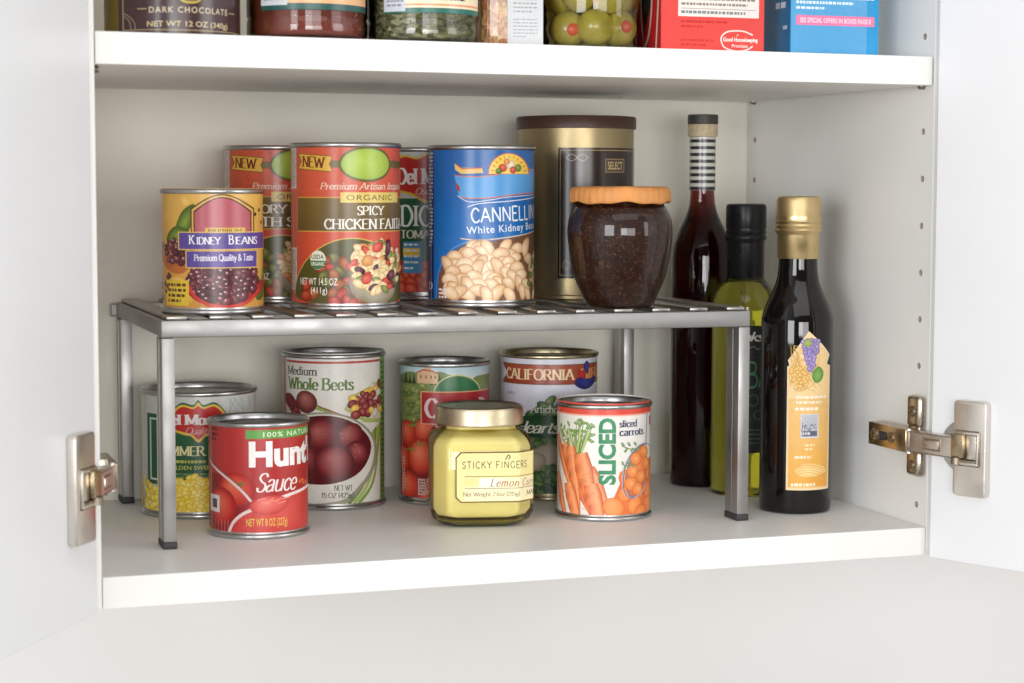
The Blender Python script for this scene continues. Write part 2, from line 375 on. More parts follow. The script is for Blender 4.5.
def sans_text(s, bold=0.0, shear=0.0, space=1.0):
    key = (s, bold, shear, space)
    if key in _fc: return _fc[key]
    c = bpy.data.curves.new("t", 'FONT'); c.body = s; c.offset = bold; c.shear = shear; c.space_character = space; c.resolution_u = 3
    o = bpy.data.objects.new("t", c); COL.objects.link(o)
    dg = bpy.context.evaluated_depsgraph_get()
    me = o.evaluated_get(dg).to_mesh()
    me.calc_loop_triangles()
    v = [tuple(x.co[:2]) for x in me.vertices]
    tris = [tuple(v[i] for i in t.vertices) for t in me.loop_triangles]
    o.evaluated_get(dg).to_mesh_clear()
    bpy.data.objects.remove(o); bpy.data.curves.remove(c)
    _fc[key] = [(tris, 0)]
    return _fc[key]

# ------------------------------------------------------------------ flat artwork laid on a surface
class Art:
    LU = 0.0022                    # layer step in mm
    def __init__(s, xc, rp, R, yb, mm, y0, y1, flat=False, x0=None, x1=None):
        s.xc, s.rp, s.R, s.yb, s.mm, s.flat = xc, rp, R, yb, mm, flat
        s.y0, s.y1 = y0, y1
        s.x0 = -pi * R if x0 is None else x0
        s.x1 = pi * R if x1 is None else x1
        s.t = []; s.l = 0
    def X(s, px):
        if s.flat: return (px - s.xc) * s.mm
        u = (px - s.xc) / s.rp
        if abs(u) > 0.985:
            b = 0.985 if u > 0 else -0.985
            return s.R * (asin(b) + (u - b) * 0.6)
        return s.R * asin(u)
    def Y(s, py): return (s.yb - py) * s.mm
    def P(s, p): return (s.X(p[0]), s.Y(p[1]))
    def add(s, tris, col, sub=0):
        if callable(col):
            for t in tris: s.t.append((tuple((q[0], q[1], col(q[0], q[1])) for q in t), s.l + sub))
        else:
            for t in tris: s.t.append((tuple((q[0], q[1], col) for q in t), s.l + sub))
    def fill(s, c1, c2=None):
        """whole wrap; vertical gradient c1 (top) to c2 (bottom)"""
        a, b = lin(c1), lin(c2 or c1); n = 6
        for i in range(n):
            ya = s.y0 + (s.y1 - s.y0) * i / n; yb = s.y0 + (s.y1 - s.y0) * (i + 1) / n
            f = lambda x, y: tuple(b[k] + (a[k] - b[k]) * (y - s.y0) / (s.y1 - s.y0) for k in range(3))
            s.add([((s.x0, ya), (s.x1, ya), (s.x1, yb)), ((s.x0, ya), (s.x1, yb), (s.x0, yb))], f)
        s.l += 1
    def rect(s, x0, y0, x1, y1, c, c2=None):
        a, b = s.P((x0, y0)), s.P((x1, y1)); ca = lin(c); cb = lin(c2 or c)
        f = (lambda x, y: ca if abs(y - a[1]) < 1e-6 else cb) if c2 else ca
        s.add([((a[0], a[1]), (b[0], a[1]), (b[0], b[1])), ((a[0], a[1]), (b[0], b[1]), (a[0], b[1]))], f); s.l += 1
    def poly(s, pts, c, smooth=False, raw=False, n=5):
        P = pts if raw else [s.P(p) for p in pts]
        if smooth: P = cat_rom(list(P) + [P[0]], n, True)[:-1]
        from mathutils.geometry import tessellate_polygon
        V = [Vector((p[0], p[1], 0)) for p in P]
        tr = tessellate_polygon([V])
        s.add([tuple(P[i] for i in t) for t in tr], lin(c)); s.l += 1
    def grad(s, pts, cin, cout, c=None, smooth=True):
        """polygon as a fan from its middle, shaded from cin to cout"""
        P = [s.P(p) for p in pts]
        if smooth: P = cat_rom(list(P) + [P[0]], 4, True)[:-1]
        m = s.P(c) if c else (sum(p[0] for p in P) / len(P), sum(p[1] for p in P) / len(P))
        a, b = lin(cin), lin(cout)
        for i in range(len(P)):
            p, q = P[i], P[(i + 1) % len(P)]
            s.t.append((((m[0], m[1], a), (p[0], p[1], b), (q[0], q[1], b)), s.l))
        s.l += 1
    def line(s, pts, w, c, smooth=False, taper=0, raw=False):
        P = pts if raw else [s.P(p) for p in pts]
        if smooth: P = cat_rom(list(P), 6)
        w *= s.mm
        s.add(ribbon(P, lambda dx, dy, t: w * (1 - taper * t)), lin(c)); s.l += 1
    def blob(s, x, y, rx, ry, rot=0, hi=(255, 255, 255), mid=(200, 200, 200), lo=(90, 90, 90), bend=0.0, seg=14, raw=False):
        cx, cy = (x, y) if raw else s.P((x, y)); rx *= s.mm; ry *= s.mm
        h, m, l = lin(hi), lin(mid), tuple(.75 * u + .25 * v for u, v in zip(lin(lo), lin(mid))); ca, sa = cos(rot), sin(rot)
        hm = tuple(.5 * u + .5 * v for u, v in zip(h, m)); rings = ((0.0, h), (0.36, hm), (0.74, m), (1.0, l))
        def pt(f, k):
            a = 2 * pi * k / seg; ux = f * cos(a) * rx; uy = f * sin(a) * ry - bend * ry * (cos(a) ** 2) * f
            sh = (1 - f) * 0.30
            ux -= sh * rx * .6; uy += sh * ry
            return (cx + ux * ca - uy * sa, cy + ux * sa + uy * ca)
        for r in range(3):
            f0, c0 = rings[r]; f1, c1 = rings[r + 1]
            for k in range(seg):
                a0, a1 = pt(f0, k), pt(f0, k + 1); b0, b1 = pt(f1, k), pt(f1, k + 1)
                if r > 0: s.t.append((((*a0, c0), (*b0, c1), (*b1, c1)), s.l))
                if r > 0: s.t.append((((*a0, c0), (*b1, c1), (*a1, c0)), s.l))
                else: s.t.append((((*a0, c0), (*b0, c1), (*b1, c1)), s.l))
        s.l += 1
    def text(s, st, x0, x1, yt, yb, c, font='serif', bold=None, slant=0.0, rot=0.0, arch=0.0, vert=False, track=0.0):
        if font == 'serif': tx = stroke_text(st, bold or 1.7, 0.75, True, slant, track)
        elif font == 'script': tx = stroke_text(st, bold or 1.1, 0.5, False, slant or 0.3, -0.5 + track)
        elif font == 'thin': tx = stroke_text(st, bold or 1.0, bold or 1.0, False, slant, 0.4 + track)
        else: tx = sans_text(st, bold or 0.0, slant, 1.0 + track)
        xs = [p[0] for t, _ in tx for q in t for p in q]; ys = [p[1] for t, _ in tx for q in t for p in q]
        a0, a1, b0, b1 = min(xs), max(xs), min(ys), max(ys)
        X0, Y0 = s.P((x0, yb)); X1, Y1 = s.P((x1, yt))
        cx, cy = (X0 + X1) / 2, (Y0 + Y1) / 2; cl = lin(c); cr_, sr_ = cos(rot), sin(rot)
        def f(p):
            u = (p[0] - a0) / (a1 - a0); v = (p[1] - b0) / (b1 - b0)
            if vert: q = (X0 + (1 - v) * (X1 - X0), Y0 + u * (Y1 - Y0))
            else: q = (X0 + u * (X1 - X0), Y0 + v * (Y1 - Y0) - arch * s.mm * (2 * u - 1) ** 2)
            dx, dy = q[0] - cx, q[1] - cy
            return (cx + dx * cr_ - dy * sr_, cy + dx * sr_ + dy * cr_)
        for tris, sub in tx:
            s.add([tuple(f(p) for p in t) for t in tris], cl, sub)
        s.l += 6 if font in ('serif', 'script', 'thin') else 1
    def micro(s, x0, x1, y0, y1, rows, c, h=0.5, seed=1, gap=0.25):
        """rows of print too small to read"""
        rnd = random.Random(seed)
        for r in range(rows):
            y = y0 + (y1 - y0) * (r + .5) / rows; hh = (y1 - y0) / rows * h / 2; x = x0
            end = x1 if r < rows - 1 else x0 + (x1 - x0) * rnd.uniform(.5, .95)
            while x < end:
                w = rnd.uniform(1.2, 4.5); e = min(x + w, end)
                a, b = s.P((x, y - hh)), s.P((e, y + hh))
                s.add([((a[0], a[1]), (b[0], a[1]), (b[0], b[1])), ((a[0], a[1]), (b[0], b[1]), (a[0], b[1]))], lin(c))
                x += w + rnd.uniform(.6, 1.2)
        s.l += 1
    def pile(s, inside, box, n, rx, ry, cols, seed=1, jit=0.35, bend=0.0, rots=None, glint=None):
        """overlapping blobs whose middles satisfy inside(px,py); cols = list of (hi,mid,lo)"""
        rnd = random.Random(seed); k = 0; tries = 0; ps = []
        while k < n and tries < n * 60:
            tries += 1
            x, y = rnd.uniform(box[0], box[2]), rnd.uniform(box[1], box[3])
            if not inside(x, y): continue
            if any((x - a) ** 2 + (y - b) ** 2 < (min(rx, ry) * 0.95) ** 2 for a, b in ps) and tries < n * 40: continue
            ps.append((x, y)); k += 1
        ps.sort(key=lambda p: p[1] + rnd.uniform(-2, 2))
        for x, y in ps:
            hi, mid, lo = rnd.choice(cols); f = rnd.uniform(1 - jit / 2, 1 + jit / 2)
            s.blob(x, y, rx * f, ry * f, rnd.uniform(-1.2, 1.2) if rots is None else rnd.uniform(*rots), hi, mid, lo, bend, 12)
            if glint and rnd.random() < .75: s.blob(x - rx * .2 + rnd.uniform(-.4, .4), y - ry * .3, rx * .24, ry * .2, rnd.uniform(-1, 1), glint, glint, mid, 0, 8)
    def build(s, name, surf, w, material, parent, label=None):
        V, C, N, F = [], [], [], []
        x0, x1, y0, y1 = s.x0, s.x1, s.y0, s.y1
        def clip(poly, ax, val, keep_gt):
            out = []
            n = len(poly)
            for i in range(n):
                a, b = poly[i], poly[(i + 1) % n]
                da = a[ax] - val if keep_gt else val - a[ax]; db = b[ax] - val if keep_gt else val - b[ax]
                if da >= 0: out.append(a)
                if (da > 0 and db < 0) or (da < 0 and db > 0):
                    t = da / (da - db)
                    out.append((a[0] + (b[0] - a[0]) * t, a[1] + (b[1] - a[1]) * t, tuple(a[2][k] + (b[2][k] - a[2][k]) * t for k in range(3))))
            return out
        eps = 1e-7
        for tri, lay in s.t:
            P = list(tri)
            a = (P[1][0] - P[0][0]) * (P[2][1] - P[0][1]) - (P[2][0] - P[0][0]) * (P[1][1] - P[0][1])
            if abs(a) < 1e-7: continue
            if a < 0: P.reverse()
            if min(p[0] for p in P) < x0: P = clip(P, 0, x0, True)
            if P and max(p[0] for p in P) > x1: P = clip(P, 0, x1, False)
            if P and min(p[1] for p in P) < y0: P = clip(P, 1, y0, True)
            if P and max(p[1] for p in P) > y1: P = clip(P, 1, y1, False)
            if len(P) < 3: continue
            i0 = math.floor((min(p[0] for p in P) + eps) / w); i1 = math.floor((max(p[0] for p in P) - eps) / w)
            rest = P
            for i in range(i0, i1 + 1):
                if i < i1:
                    piece = clip(rest, 0, (i + 1) * w, False); rest = clip(rest, 0, (i + 1) * w, True)
                else: piece = rest
                if len(piece) < 3: continue
                b = len(V)
                for q in piece:
                    p, nn = surf(q[0], q[1], lay * s.LU)
                    V.append(p); N.append(nn); C.append((*q[2], 1.0))
                F.append(tuple(range(b, b + len(piece))))
        me = bpy.data.meshes.new(name); me.from_pydata(V, [], F); me.materials.append(material)
        ca = me.color_attributes.new("Col", 'FLOAT_COLOR', 'POINT')
        ca.data.foreach_set("color", [v for c in C for v in c])
        me.polygons.foreach_set("use_smooth", [True] * len(F))
        me.normals_split_custom_set_from_vertices(N)
        o = bpy.data.objects.new(name, me); COL.objects.link(o); o.parent = parent
        if label: o["label"] = label
        return o

def cyl_surf(R):
    w = 2 * pi * R / 180
    def f(x, y, off):
        i = math.floor((x + 1e-9) / w)
        a0, a1 = i * w / R, (i + 1) * w / R; t = (x - i * w) / w
        r = (R + 0.12 + off) * 0.001
        p = (r * (sin(a0) + (sin(a1) - sin(a0)) * t), -r * (cos(a0) + (cos(a1) - cos(a0)) * t), y * 0.001)
        a = x / R
        return p, (sin(a), -cos(a), 0)
    return f, w
def plane_surf(org, ux, uy, n):
    org, ux, uy, n = Vector(org), Vector(ux), Vector(uy), Vector(n)
    def f(x, y, off):
        return tuple(org + ux * x * .001 + uy * y * .001 + n * (off + .1) * .001), tuple(n)
    return f

def face_cam(x, y):
    """z rotation that turns a thing's -Y front to the camera spot"""
    return math.atan2(x - CAM_LOC.x, -(CAM_LOC.y - y)) * -1 + 0.0

def rz_to_cam(x, y):
    # local front is -Y; want it to point from (x,y) to the camera
    dx, dy = CAM_LOC.x - x, CAM_LOC.y - y
    return math.atan2(dx, -dy)

# ================================================================== THE CABINET
W, D, H, TT, TOP = 0.5563, 0.2899, 0.3207, 0.0191, 0.70
bm = bmesh.new()
abox(bm, -2.5, 3.0, D + 0.014, D + 0.03, -1.2, 1.6)
wall = from_bm("wall", bm, M_WALL); wall["kind"] = "structure"

cab = thing("wall_cabinet", "open white wall cabinet with two shelves of groceries and both doors swung wide", "cabinet", (0, 0, -TT))
def cpart(name, bm, m, smooth=None, parent=cab, label=None):
    bmesh.ops.translate(bm, verts=bm.verts[:], vec=(0, 0, TT))
    return from_bm(name, bm, m, parent, smooth, label)

def side_panel(x0, x1, inner):
    bm = bmesh.new(); abox(bm, x0, x1, 0, D, -TT, TOP, 0.0006, 2)
    bmesh.ops.translate(bm, verts=bm.verts[:], vec=(0, 0, TT))
    o = from_bm("side_panel", bm, M_CAB, cab)
    cb = bmesh.new()
    for yy in (0.0136, 0.2755):
        for i in range(0, 20):
            z = 0.0138 + 0.032 * i
            if yy < 0.1 and i in (1, 2): continue
            lathe_bm(cb, [(0.0023, -0.009), (0.0023, 0.02)], 16, (inner, yy, z + TT), (1 if inner > 0.1 else -1, 0, 0))
    cut = from_bm("cut", cb, M_CHIP, cab)
    md = o.modifiers.new("b", 'BOOLEAN'); md.object = cut; md.operation = 'DIFFERENCE'; md.solver = 'EXACT'; md.material_mode = 'TRANSFER'
    dg = bpy.context.evaluated_depsgraph_get(); dg.update()
    me = bpy.data.meshes.new_from_object(o.evaluated_get(dg))
    o.modifiers.clear(); o.data = me
    bpy.data.objects.remove(cut)
    return o
# cutter reaches 9 mm deep: shift it so it starts outside the panel's inner face
side_panel(-0.019, 0.0, 0.0)
side_panel(W, W + 0.019, W)
bm = bmesh.new(); abox(bm, -0.019, W + 0.019, D + 0.0003, D + 0.0065, -TT, TOP); cpart("back_panel", bm, M_BACK)
bm = bmesh.new(); abox(bm, 0.0004, W - 0.0004, 0.0002, D - 0.0002, -TT, 0, 0.0005); cpart("shelf", bm, M_CAB, label="bottom shelf with tins, a jar and bottles")
bm = bmesh.new(); abox(bm, 0.0006, W - 0.0012, 0.0006, D - 0.001, H - TT, H, 0.0006); cpart("shelf", bm, M_CAB, label="upper adjustable shelf on pins")
bm = bmesh.new(); abox(bm, 0.0004, W - 0.0004, 0.0002, D - 0.0002, TOP - 0.02, TOP - 0.001, 0.0005); cpart("top_panel", bm, M_CAB)
for yy in (0.0136, 0.2755):
    for xx, sg in ((W, -1), (0, 1)):
        bm = bmesh.new(); lathe_bm(bm, [(0.0022, -0.004), (0.0022, 0.0035), (0.0019, 0.004)], 16, (xx, yy, H - TT - 0.0012), (sg, 0, 0))
        cpart("shelf_pin", bm, M_NICKELD, 40)

# doors: start point on the inner face, direction, outward thickness direction
DOORS = {
 'R': (Vector((0.5522, -0.0108, 0)), Vector((0.4210, -0.9070, 0)), Vector((0.9070, 0.4210, 0))),
 'L': (Vector((-0.0040, -0.0125, 0)), Vector((-0.5345, -0.8452, 0)), Vector((-0.8452, 0.5345, 0)))}
for k, lab in (('R', "right door, open away to the right"), ('L', "left door, open towards the left")):
    S0, d, t = DOORS[k]
    bm = bmesh.new()
    obox(bm, S0 + d * 0.1485 + t * 0.0095 + Vector((0, 0, (TOP - TT) / 2)), (d, t, (0, 0, 1)), (0.1485, 0.0095, (TOP + TT) / 2 - 0.0005), 0.0012, 3)
    cpart("door", bm, M_DOOR, 35, label=lab)

def hinge(side):
    S0, d, t = DOORS[side]; n = -t
    up = Vector((0, 0, 1))
    def pp(xi, y, z): return Vector((W - xi if side == 'R' else xi * 0.62, y, z + TT))
    sh = 0.0065 if side == 'R' else -0.0025
    def dp(dist, pr, z): return Vector((*(S0 + d * (dist + sh) + n * pr).xy, z + TT))
    hx = Vector((-1 if side == 'R' else 1, 0, 0))
    hg = bpy.data.objects.new("hinge", None); COL.objects.link(hg); hg.parent = cab
    hg["label"] = "hinge on the right door" if side == 'R' else "hinge on the left door"
    Z = 0.0597
    # mounting plate with two wings on the side panel
    bm = bmesh.new()
    if side == 'R': obox(bm, pp(0.0035, 0.0095, 0.0790), ((1, 0, 0), (0, 1, 0), up), (0.0035, 0.0082, 0.0108), 0.0026, 3)
    if side == 'R': obox(bm, pp(0.0035, 0.0095, 0.0435), ((1, 0, 0), (0, 1, 0), up), (0.0035, 0.0082, 0.0090), 0.0026, 3)
    obox(bm, pp(0.0030, 0.0095, Z), ((1, 0, 0), (0, 1, 0), up), (0.0028, 0.0070, 0.0110), 0.0006)
    from_bm("mounting_plate", bm, M_NICKELM, hg, 40)
    # arm channel: top web and two cheeks
    bm = bmesh.new()
    obox(bm, pp(0.0150, 0.0285, Z), ((1, 0, 0), (0, 1, 0), up), (0.0007, 0.0255, 0.0078), 0.0005)
    for s_ in (-1, 1):
        obox(bm, pp(0.0095, 0.0285, Z + s_ * 0.0072), ((1, 0, 0), (0, 1, 0), up), (0.0050, 0.0253, 0.0006), 0.0003)
    obox(bm, pp(0.0085, 0.0290, Z), ((1, 0, 0), (0, 1, 0), up), (0.0030, 0.022, 0.0064), 0.0004)
    from_bm("arm", bm, M_BRASS, hg, 40)
    bm = bmesh.new()
    obox(bm, pp(0.0160, 0.0335, Z), ((1, 0, 0), (0, 1, 0), up), (0.0002, 0.0042, 0.0030), 0.0012, 2)
    from_bm("adjustment_slot", bm, M_RUBBER, hg, 40)
    for (y, z, xi, r, ax) in ((0.046, Z, 0.0157, 0.0046, hx), (0.0225, Z, 0.0157, 0.0040, hx), (0.0095, 0.0792, 0.0070, 0.0038, hx), (0.0095, 0.0420, 0.0070, 0.0036, hx)):
        if side == 'L' and xi < 0.01: continue
        bm = bmesh.new(); c = pp(xi, y, z)
        lathe_bm(bm, [(r, -0.0006), (r, 0.0006), (r * 0.85, 0.0011), (r * 0.5, 0.0012), (r * 0.45, 0.0004), (0.0, 0.0003)], 24, c, ax)
        for a in (0.4, 0.4 + pi / 2):
            obox(bm, c + ax * 0.0012, (ax, (0, cos(a), sin(a)), (0, -sin(a), cos(a))), (0.0002, r * 0.72, r * 0.13))
        from_bm("screw", bm, M_NICKELD, hg, 40)
    # knuckle link from the arm's mouth to the cup
    a, b = pp(0.0135, 0.0035, Z), dp(0.0185, 0.0085, Z)
    ld = (b - a); ln = ld.length; ld.normalize(); lw = ld.cross(up).normalized()
    out = lw if lw.dot(Vector((0, -1, 0))) > 0 else -lw
    bm = bmesh.new()
    obox(bm, (a + b) / 2, (ld, lw, up), (ln / 2, 0.0009, 0.0073), 0.0006)
    for s_ in (-1, 1):
        obox(bm, (a + b) / 2 - out * 0.003 + up * s_ * 0.0069, (ld, lw, up), (ln / 2, 0.0030, 0.0006), 0.0004)
    obox(bm, a + ld * ln * 0.52 + out * 0.0012, (ld, lw, up), (0.0068, 0.0007, 0.0030), 0.0007)
    lathe_bm(bm, [(0.0022, -0.0085), (0.0022, 0.0085)], 16, a - out * 0.001, up)
    lathe_bm(bm, [(0.0022, -0.0080), (0.0022, 0.0080)], 16, b - out * 0.001, up)
    from_bm("link", bm, M_NICKEL, hg, 40)
    bm = bmesh.new()
    for s_ in (-1, 1):                                   # dark stamped grooves round the raised tongue and along the link's edges
        obox(bm, a + ld * ln * 0.52 + out * 0.0010 + up * s_ * 0.0036, (ld, lw, up), (0.0078, 0.0003, 0.0004))
        obox(bm, a + ld * (ln * 0.52 + s_ * 0.0074) + out * 0.0010, (ld, lw, up), (0.0004, 0.0003, 0.0032))
        obox(bm, (a + b) / 2 + out * 0.0009 + up * s_ * 0.0067, (ld, lw, up), (ln / 2 - .001, 0.00025, 0.0003))
    obox(bm, a + ld * 0.0012 + out * 0.0010, (ld, lw, up), (0.0005, 0.0003, 0.0068))
    from_bm("link_groove", bm, M_NICKELD, hg, 40)
    # cup flange, cover plate and spring
    bm = bmesh.new(); lathe_bm(bm, [(0.0180, 0), (0.0180, 0.0012), (0.0173, 0.0018), (0.0, 0.0018)], 56, dp(0.0205, 0.0, Z), n)
    from_bm("cup_flange", bm, M_TIN, hg, 40)
    bm = bmesh.new()
    obox(bm, dp(0.0275, 0.0030, Z - 0.0003), (d, n, up), (0.0125, 0.0030, 0.0320), 0.0030, 4, 1)
    ed = [e for e in bm.edges if len(e.link_faces) == 2 and e.calc_face_angle() > 1.0]
    bmesh.ops.bevel(bm, geom=ed, offset=0.0009, segments=2, affect='EDGES', profile=0.5)
    from_bm("cover_plate", bm, M_NICKEL, hg, 40)
    bm = bmesh.new()
    for (u, v, hu, hv) in ((0.0255, Z + 0.0102, 0.0095, 0.0009), (0.0255, Z - 0.0102, 0.0095, 0.0009), (0.0345, Z, 0.0009, 0.0100)):
        obox(bm, dp(u, 0.0066, v), (d, n, up), (hu, 0.0011, hv), 0.0005)
    from_bm("cup_frame", bm, M_NICKEL, hg, 40)
    bm = bmesh.new()
    obox(bm, dp(0.0265, 0.0061, Z), (d, n, up), (0.0078, 0.0003, 0.0094), 0.0001)
    for (u, v, hu, hv) in ((0.0262, Z + 0.0116, 0.0095, 0.0004), (0.0262, Z - 0.0116, 0.0095, 0.0004), (0.0360, Z, 0.0004, 0.0112)):
        obox(bm, dp(u, 0.0061, v), (d, n, up), (hu, 0.00025, hv))
    from_bm("cup_recess", bm, M_NICKELD, hg, 40)
    bm = bmesh.new()
    obox(bm, dp(0.0300, 0.0068, Z + 0.001), (d, n, up), (0.0034, 0.0004, 0.0078), 0.0003)
    from_bm("cup_lever", bm, M_NICKEL, hg, 40)
    bm = bmesh.new()
    obox(bm, dp(0.0205, 0.0070, Z + 0.0015), (d, n, up), (0.0050, 0.0030, 0.0080), 0.0010)
    from_bm("spring_block", bm, M_BRASS, hg, 40)
    bm = bmesh.new()
    lathe_bm(bm, [(0.0034, -0.0022), (0.0034, 0.0022)], 20, dp(0.0190, 0.0085, Z - 0.0085), up)
    obox(bm, dp(0.0250, 0.0067, Z - 0.0088), (d, n, up), (0.0080, 0.0008, 0.0010), 0.0003)
    obox(bm, dp(0.0255, 0.0061, Z - 0.0065), (d, n, up), (0.0078, 0.0003, 0.0020), 0.0002)
    from_bm("spring_pin", bm, M_NICKELD, hg, 40)
hinge('R'); hinge('L')
# thin cable clip wire above the right hinge arm
# ================================================================== THE RACK
FLx, FLy, ang = 0.0527, 0.0785, -0.0392
rack = thing("shelf_rack", "brushed steel two-tier shelf rack with slatted top standing on the bottom shelf", "rack", (FLx, FLy, 0), ang)
RW, RD, RT = 0.3955, 0.2070, 0.1467     # centre-to-centre width of legs, front-to-back, frame top
def rp_(name, bm, m, sm=30): return from_bm(name, bm, m, rack, sm)
LW, LD = 0.0042, 0.0100
for x in (0, RW):
    for y in (LD, RD - LD + 0.004):
        if x > 0 and y > .1: x -= 0.007
        bm = bmesh.new(); abox(bm, x - LW, x + LW, y - LD, y + LD, 0.0045, RT - 0.0112, 0.0008)
        if True:
            leg = rp_("leg", bm, M_STEEL)
        bm = bmesh.new(); abox(bm, x - LW - 0.0004, x + LW + 0.0004, y - LD - 0.0004, y + LD + 0.0004, 0.0, 0.0047, 0.0008)
        f = from_bm("rubber_foot", bm, M_RUBBER, leg, 30)
        bm = bmesh.new()
        for sx_ in (-1, 1):
            abox(bm, x + sx_ * (LW + 0.00005) - 0.00012, x + sx_ * (LW + 0.00005) + 0.00012, y - 0.0006, y + 0.0006, 0.006, RT - 0.013)
        from_bm("seam", bm, M_SLAT, leg)
bm = bmesh.new(); abox(bm, -LW, RW + LW, 0.0, 0.0100, RT - 0.0110, RT, 0.0009, 2); rp_("front_rail", bm, M_STEEL)
bm = bmesh.new(); abox(bm, -LW, RW + LW, RD - 0.006, RD + 0.004, RT - 0.0110, RT, 0.0009, 2); rp_("back_rail", bm, M_STEEL)
for x in (0, RW):
    bm = bmesh.new(); abox(bm, x - LW, x + LW, 0.0102, RD - 0.0062, RT - 0.0108, RT - 0.0002, 0.0012); rp_("side_rail", bm, M_STEEL)
# second, sliding half: flat slats lie on the rails, thinner bars show between them
ns = 15
for i in range(ns):
    x = 0.006 + (RW - 0.012) * i / (ns - 1)
    bm = bmesh.new(); abox(bm, x - 0.0066, x + 0.0066, 0.0016, RD + 0.002, RT + 0.0003, RT + 0.0026, 0.0006)
    rp_("slat", bm, M_SLAT)
for i in range(ns - 1):
    x = 0.006 + (RW - 0.012) * (i + 0.5) / (ns - 1)
    bm = bmesh.new(); abox(bm, x - 0.0022, x + 0.0022, 0.0105, RD - 0.0065, RT - 0.0046, RT - 0.0020, 0.0005)
    rp_("crossbar", bm, M_SLAT)
# small wire hook at the back left corner
bm = bmesh.new()
hx0 = -0.0090; hy = RD - 0.004
for (a, b) in (((hx0, hy, RT - .001), (hx0, hy, RT - .0095)), ((hx0, hy, RT - .0095), (-.005, hy, RT - .0095)), ((hx0, hy, RT - .001), (-.005, hy, RT - .001))):
    a, b = Vector(a), Vector(b); dd = b - a
    lathe_bm(bm, [(0.0007, 0), (0.0007, dd.length + .0005)], 10, a, dd.normalized())
rp_("hook", bm, M_STEEL)
for o in [rack] + list(rack.children_recursive):     # the rack stands a little askew
    if o.type == 'MESH':
        for v in o.data.vertices: v.co.x -= 0.045 * v.co.y
Z1 = 0.1494

# ================================================================== CANS
def make_can(name, label, x, y, z, dia, h, tin=None, tinlid=None, group=None, cat="can", dent=0):
    t = thing(name, label, cat, (x, y, z), rz_to_cam(x, y), group)
    tin = tin or M_TIN; tinlid = tinlid or M_TINLID
    R = dia / 2; b = R - 0.0013
    sm = 0.0031
    bot = [(0, 0.0022), (R - 0.0040, 0.0022), (R - 0.0034, 0.0004), (R - 0.0022, 0.0), (R - 0.0006, 0.0003), (R, 0.0011), (R, sm - 0.0006), (R - 0.0005, sm), (b, sm + 0.0004)]
    side = [(b, sm + 0.0014), (b, h - sm - 0.0014)]
    top = [(b, h - sm - 0.0004), (R - 0.0005, h - sm), (R, h - sm + 0.0006), (R, h - 0.0010), (R - 0.0006, h - 0.0002), (R - 0.0014, h), (R - 0.0022, h - 0.0004), (R - 0.0028, h - 0.0014), (R - 0.0030, h - 0.0046)]
    vs, fs = lathe(bot + side + top, 96)
    fs = fs[:-1]
    mesh("body", vs, fs, tin, t, 50)
    L = [(R - 0.0030, h - 0.0044), (R - 0.0034, h - 0.0050), (R - 0.0042, h - 0.0048), (R - 0.0050, h - 0.0040), (R - 0.0078, h - 0.0038), (R - 0.0086, h - 0.0045), (R - 0.0094, h - 0.0045),
         (R - 0.0102, h - 0.0038), (R - 0.0128, h - 0.0038), (R - 0.0136, h - 0.0045), (R - 0.0144, h - 0.0045), (R - 0.0152, h - 0.0038), (R - 0.0200, h - 0.0037), (0, h - 0.0037)]
    vs, fs = lathe(L, 96)
    fs = fs[:-1] if len(fs[-1]) > 4 else fs
    fs = [f for f in fs if len(f) == 4]
    mesh("lid", vs, fs, tinlid, t, 40)
    return t
def can_art(xl, xr, dia, yb, ytop, ybot):
    """art frame of a can seen between xl..xr pixels, its label from ytop to ybot"""
    mm = dia * 1000 / (xr - xl); R = dia * 500 - 1.3
    a = Art((xl + xr) / 2, R / mm, R, yb, mm, 0, 1)
    a.y0 = a.Y(ybot); a.y1 = a.Y(ytop)
    return a
def put(a, t, m=None, name="label"):
    f, w = cyl_surf(a.R)
    if abs(a.x0 + pi * a.R) < 1e-6:                      # glued overlap of the paper
        sx0 = -1.22 * a.R
        a.add([((sx0, a.y0), (sx0 + .22, a.y0), (sx0 + .22, a.y1)), ((sx0, a.y0), (sx0 + .22, a.y1), (sx0, a.y1))], lin((150, 140, 130))); a.l += 1
        a.add([((sx0 + .22, a.y0), (sx0 + .6, a.y0), (sx0 + .6, a.y1)), ((sx0 + .22, a.y0), (sx0 + .6, a.y1), (sx0 + .22, a.y1))], lin((232, 228, 222))); a.l += 1
    return a.build(name, f, w, m or M_PRINT, t)

RED3 = ((235, 120, 90), (200, 55, 40), (120, 20, 20))
BEAN_D = [((142, 78, 84), (92, 36, 46), (38, 14, 22)), ((116, 56, 62), (74, 28, 38), (32, 12, 18)), ((160, 96, 100), (102, 44, 54), (44, 16, 24))]
GL_ = (228, 196, 198)
BEAN_W = [((252, 230, 196), (234, 190, 142), (164, 112, 76)), ((252, 228, 192), (228, 184, 138), (154, 102, 66)), ((252, 234, 204), (238, 200, 158), (174, 122, 84))]
CORN = [((255, 242, 130), (248, 216, 60), (216, 168, 30)), ((255, 236, 110), (242, 204, 48), (204, 156, 24)), ((255, 248, 170), (250, 224, 90), (222, 180, 50))]

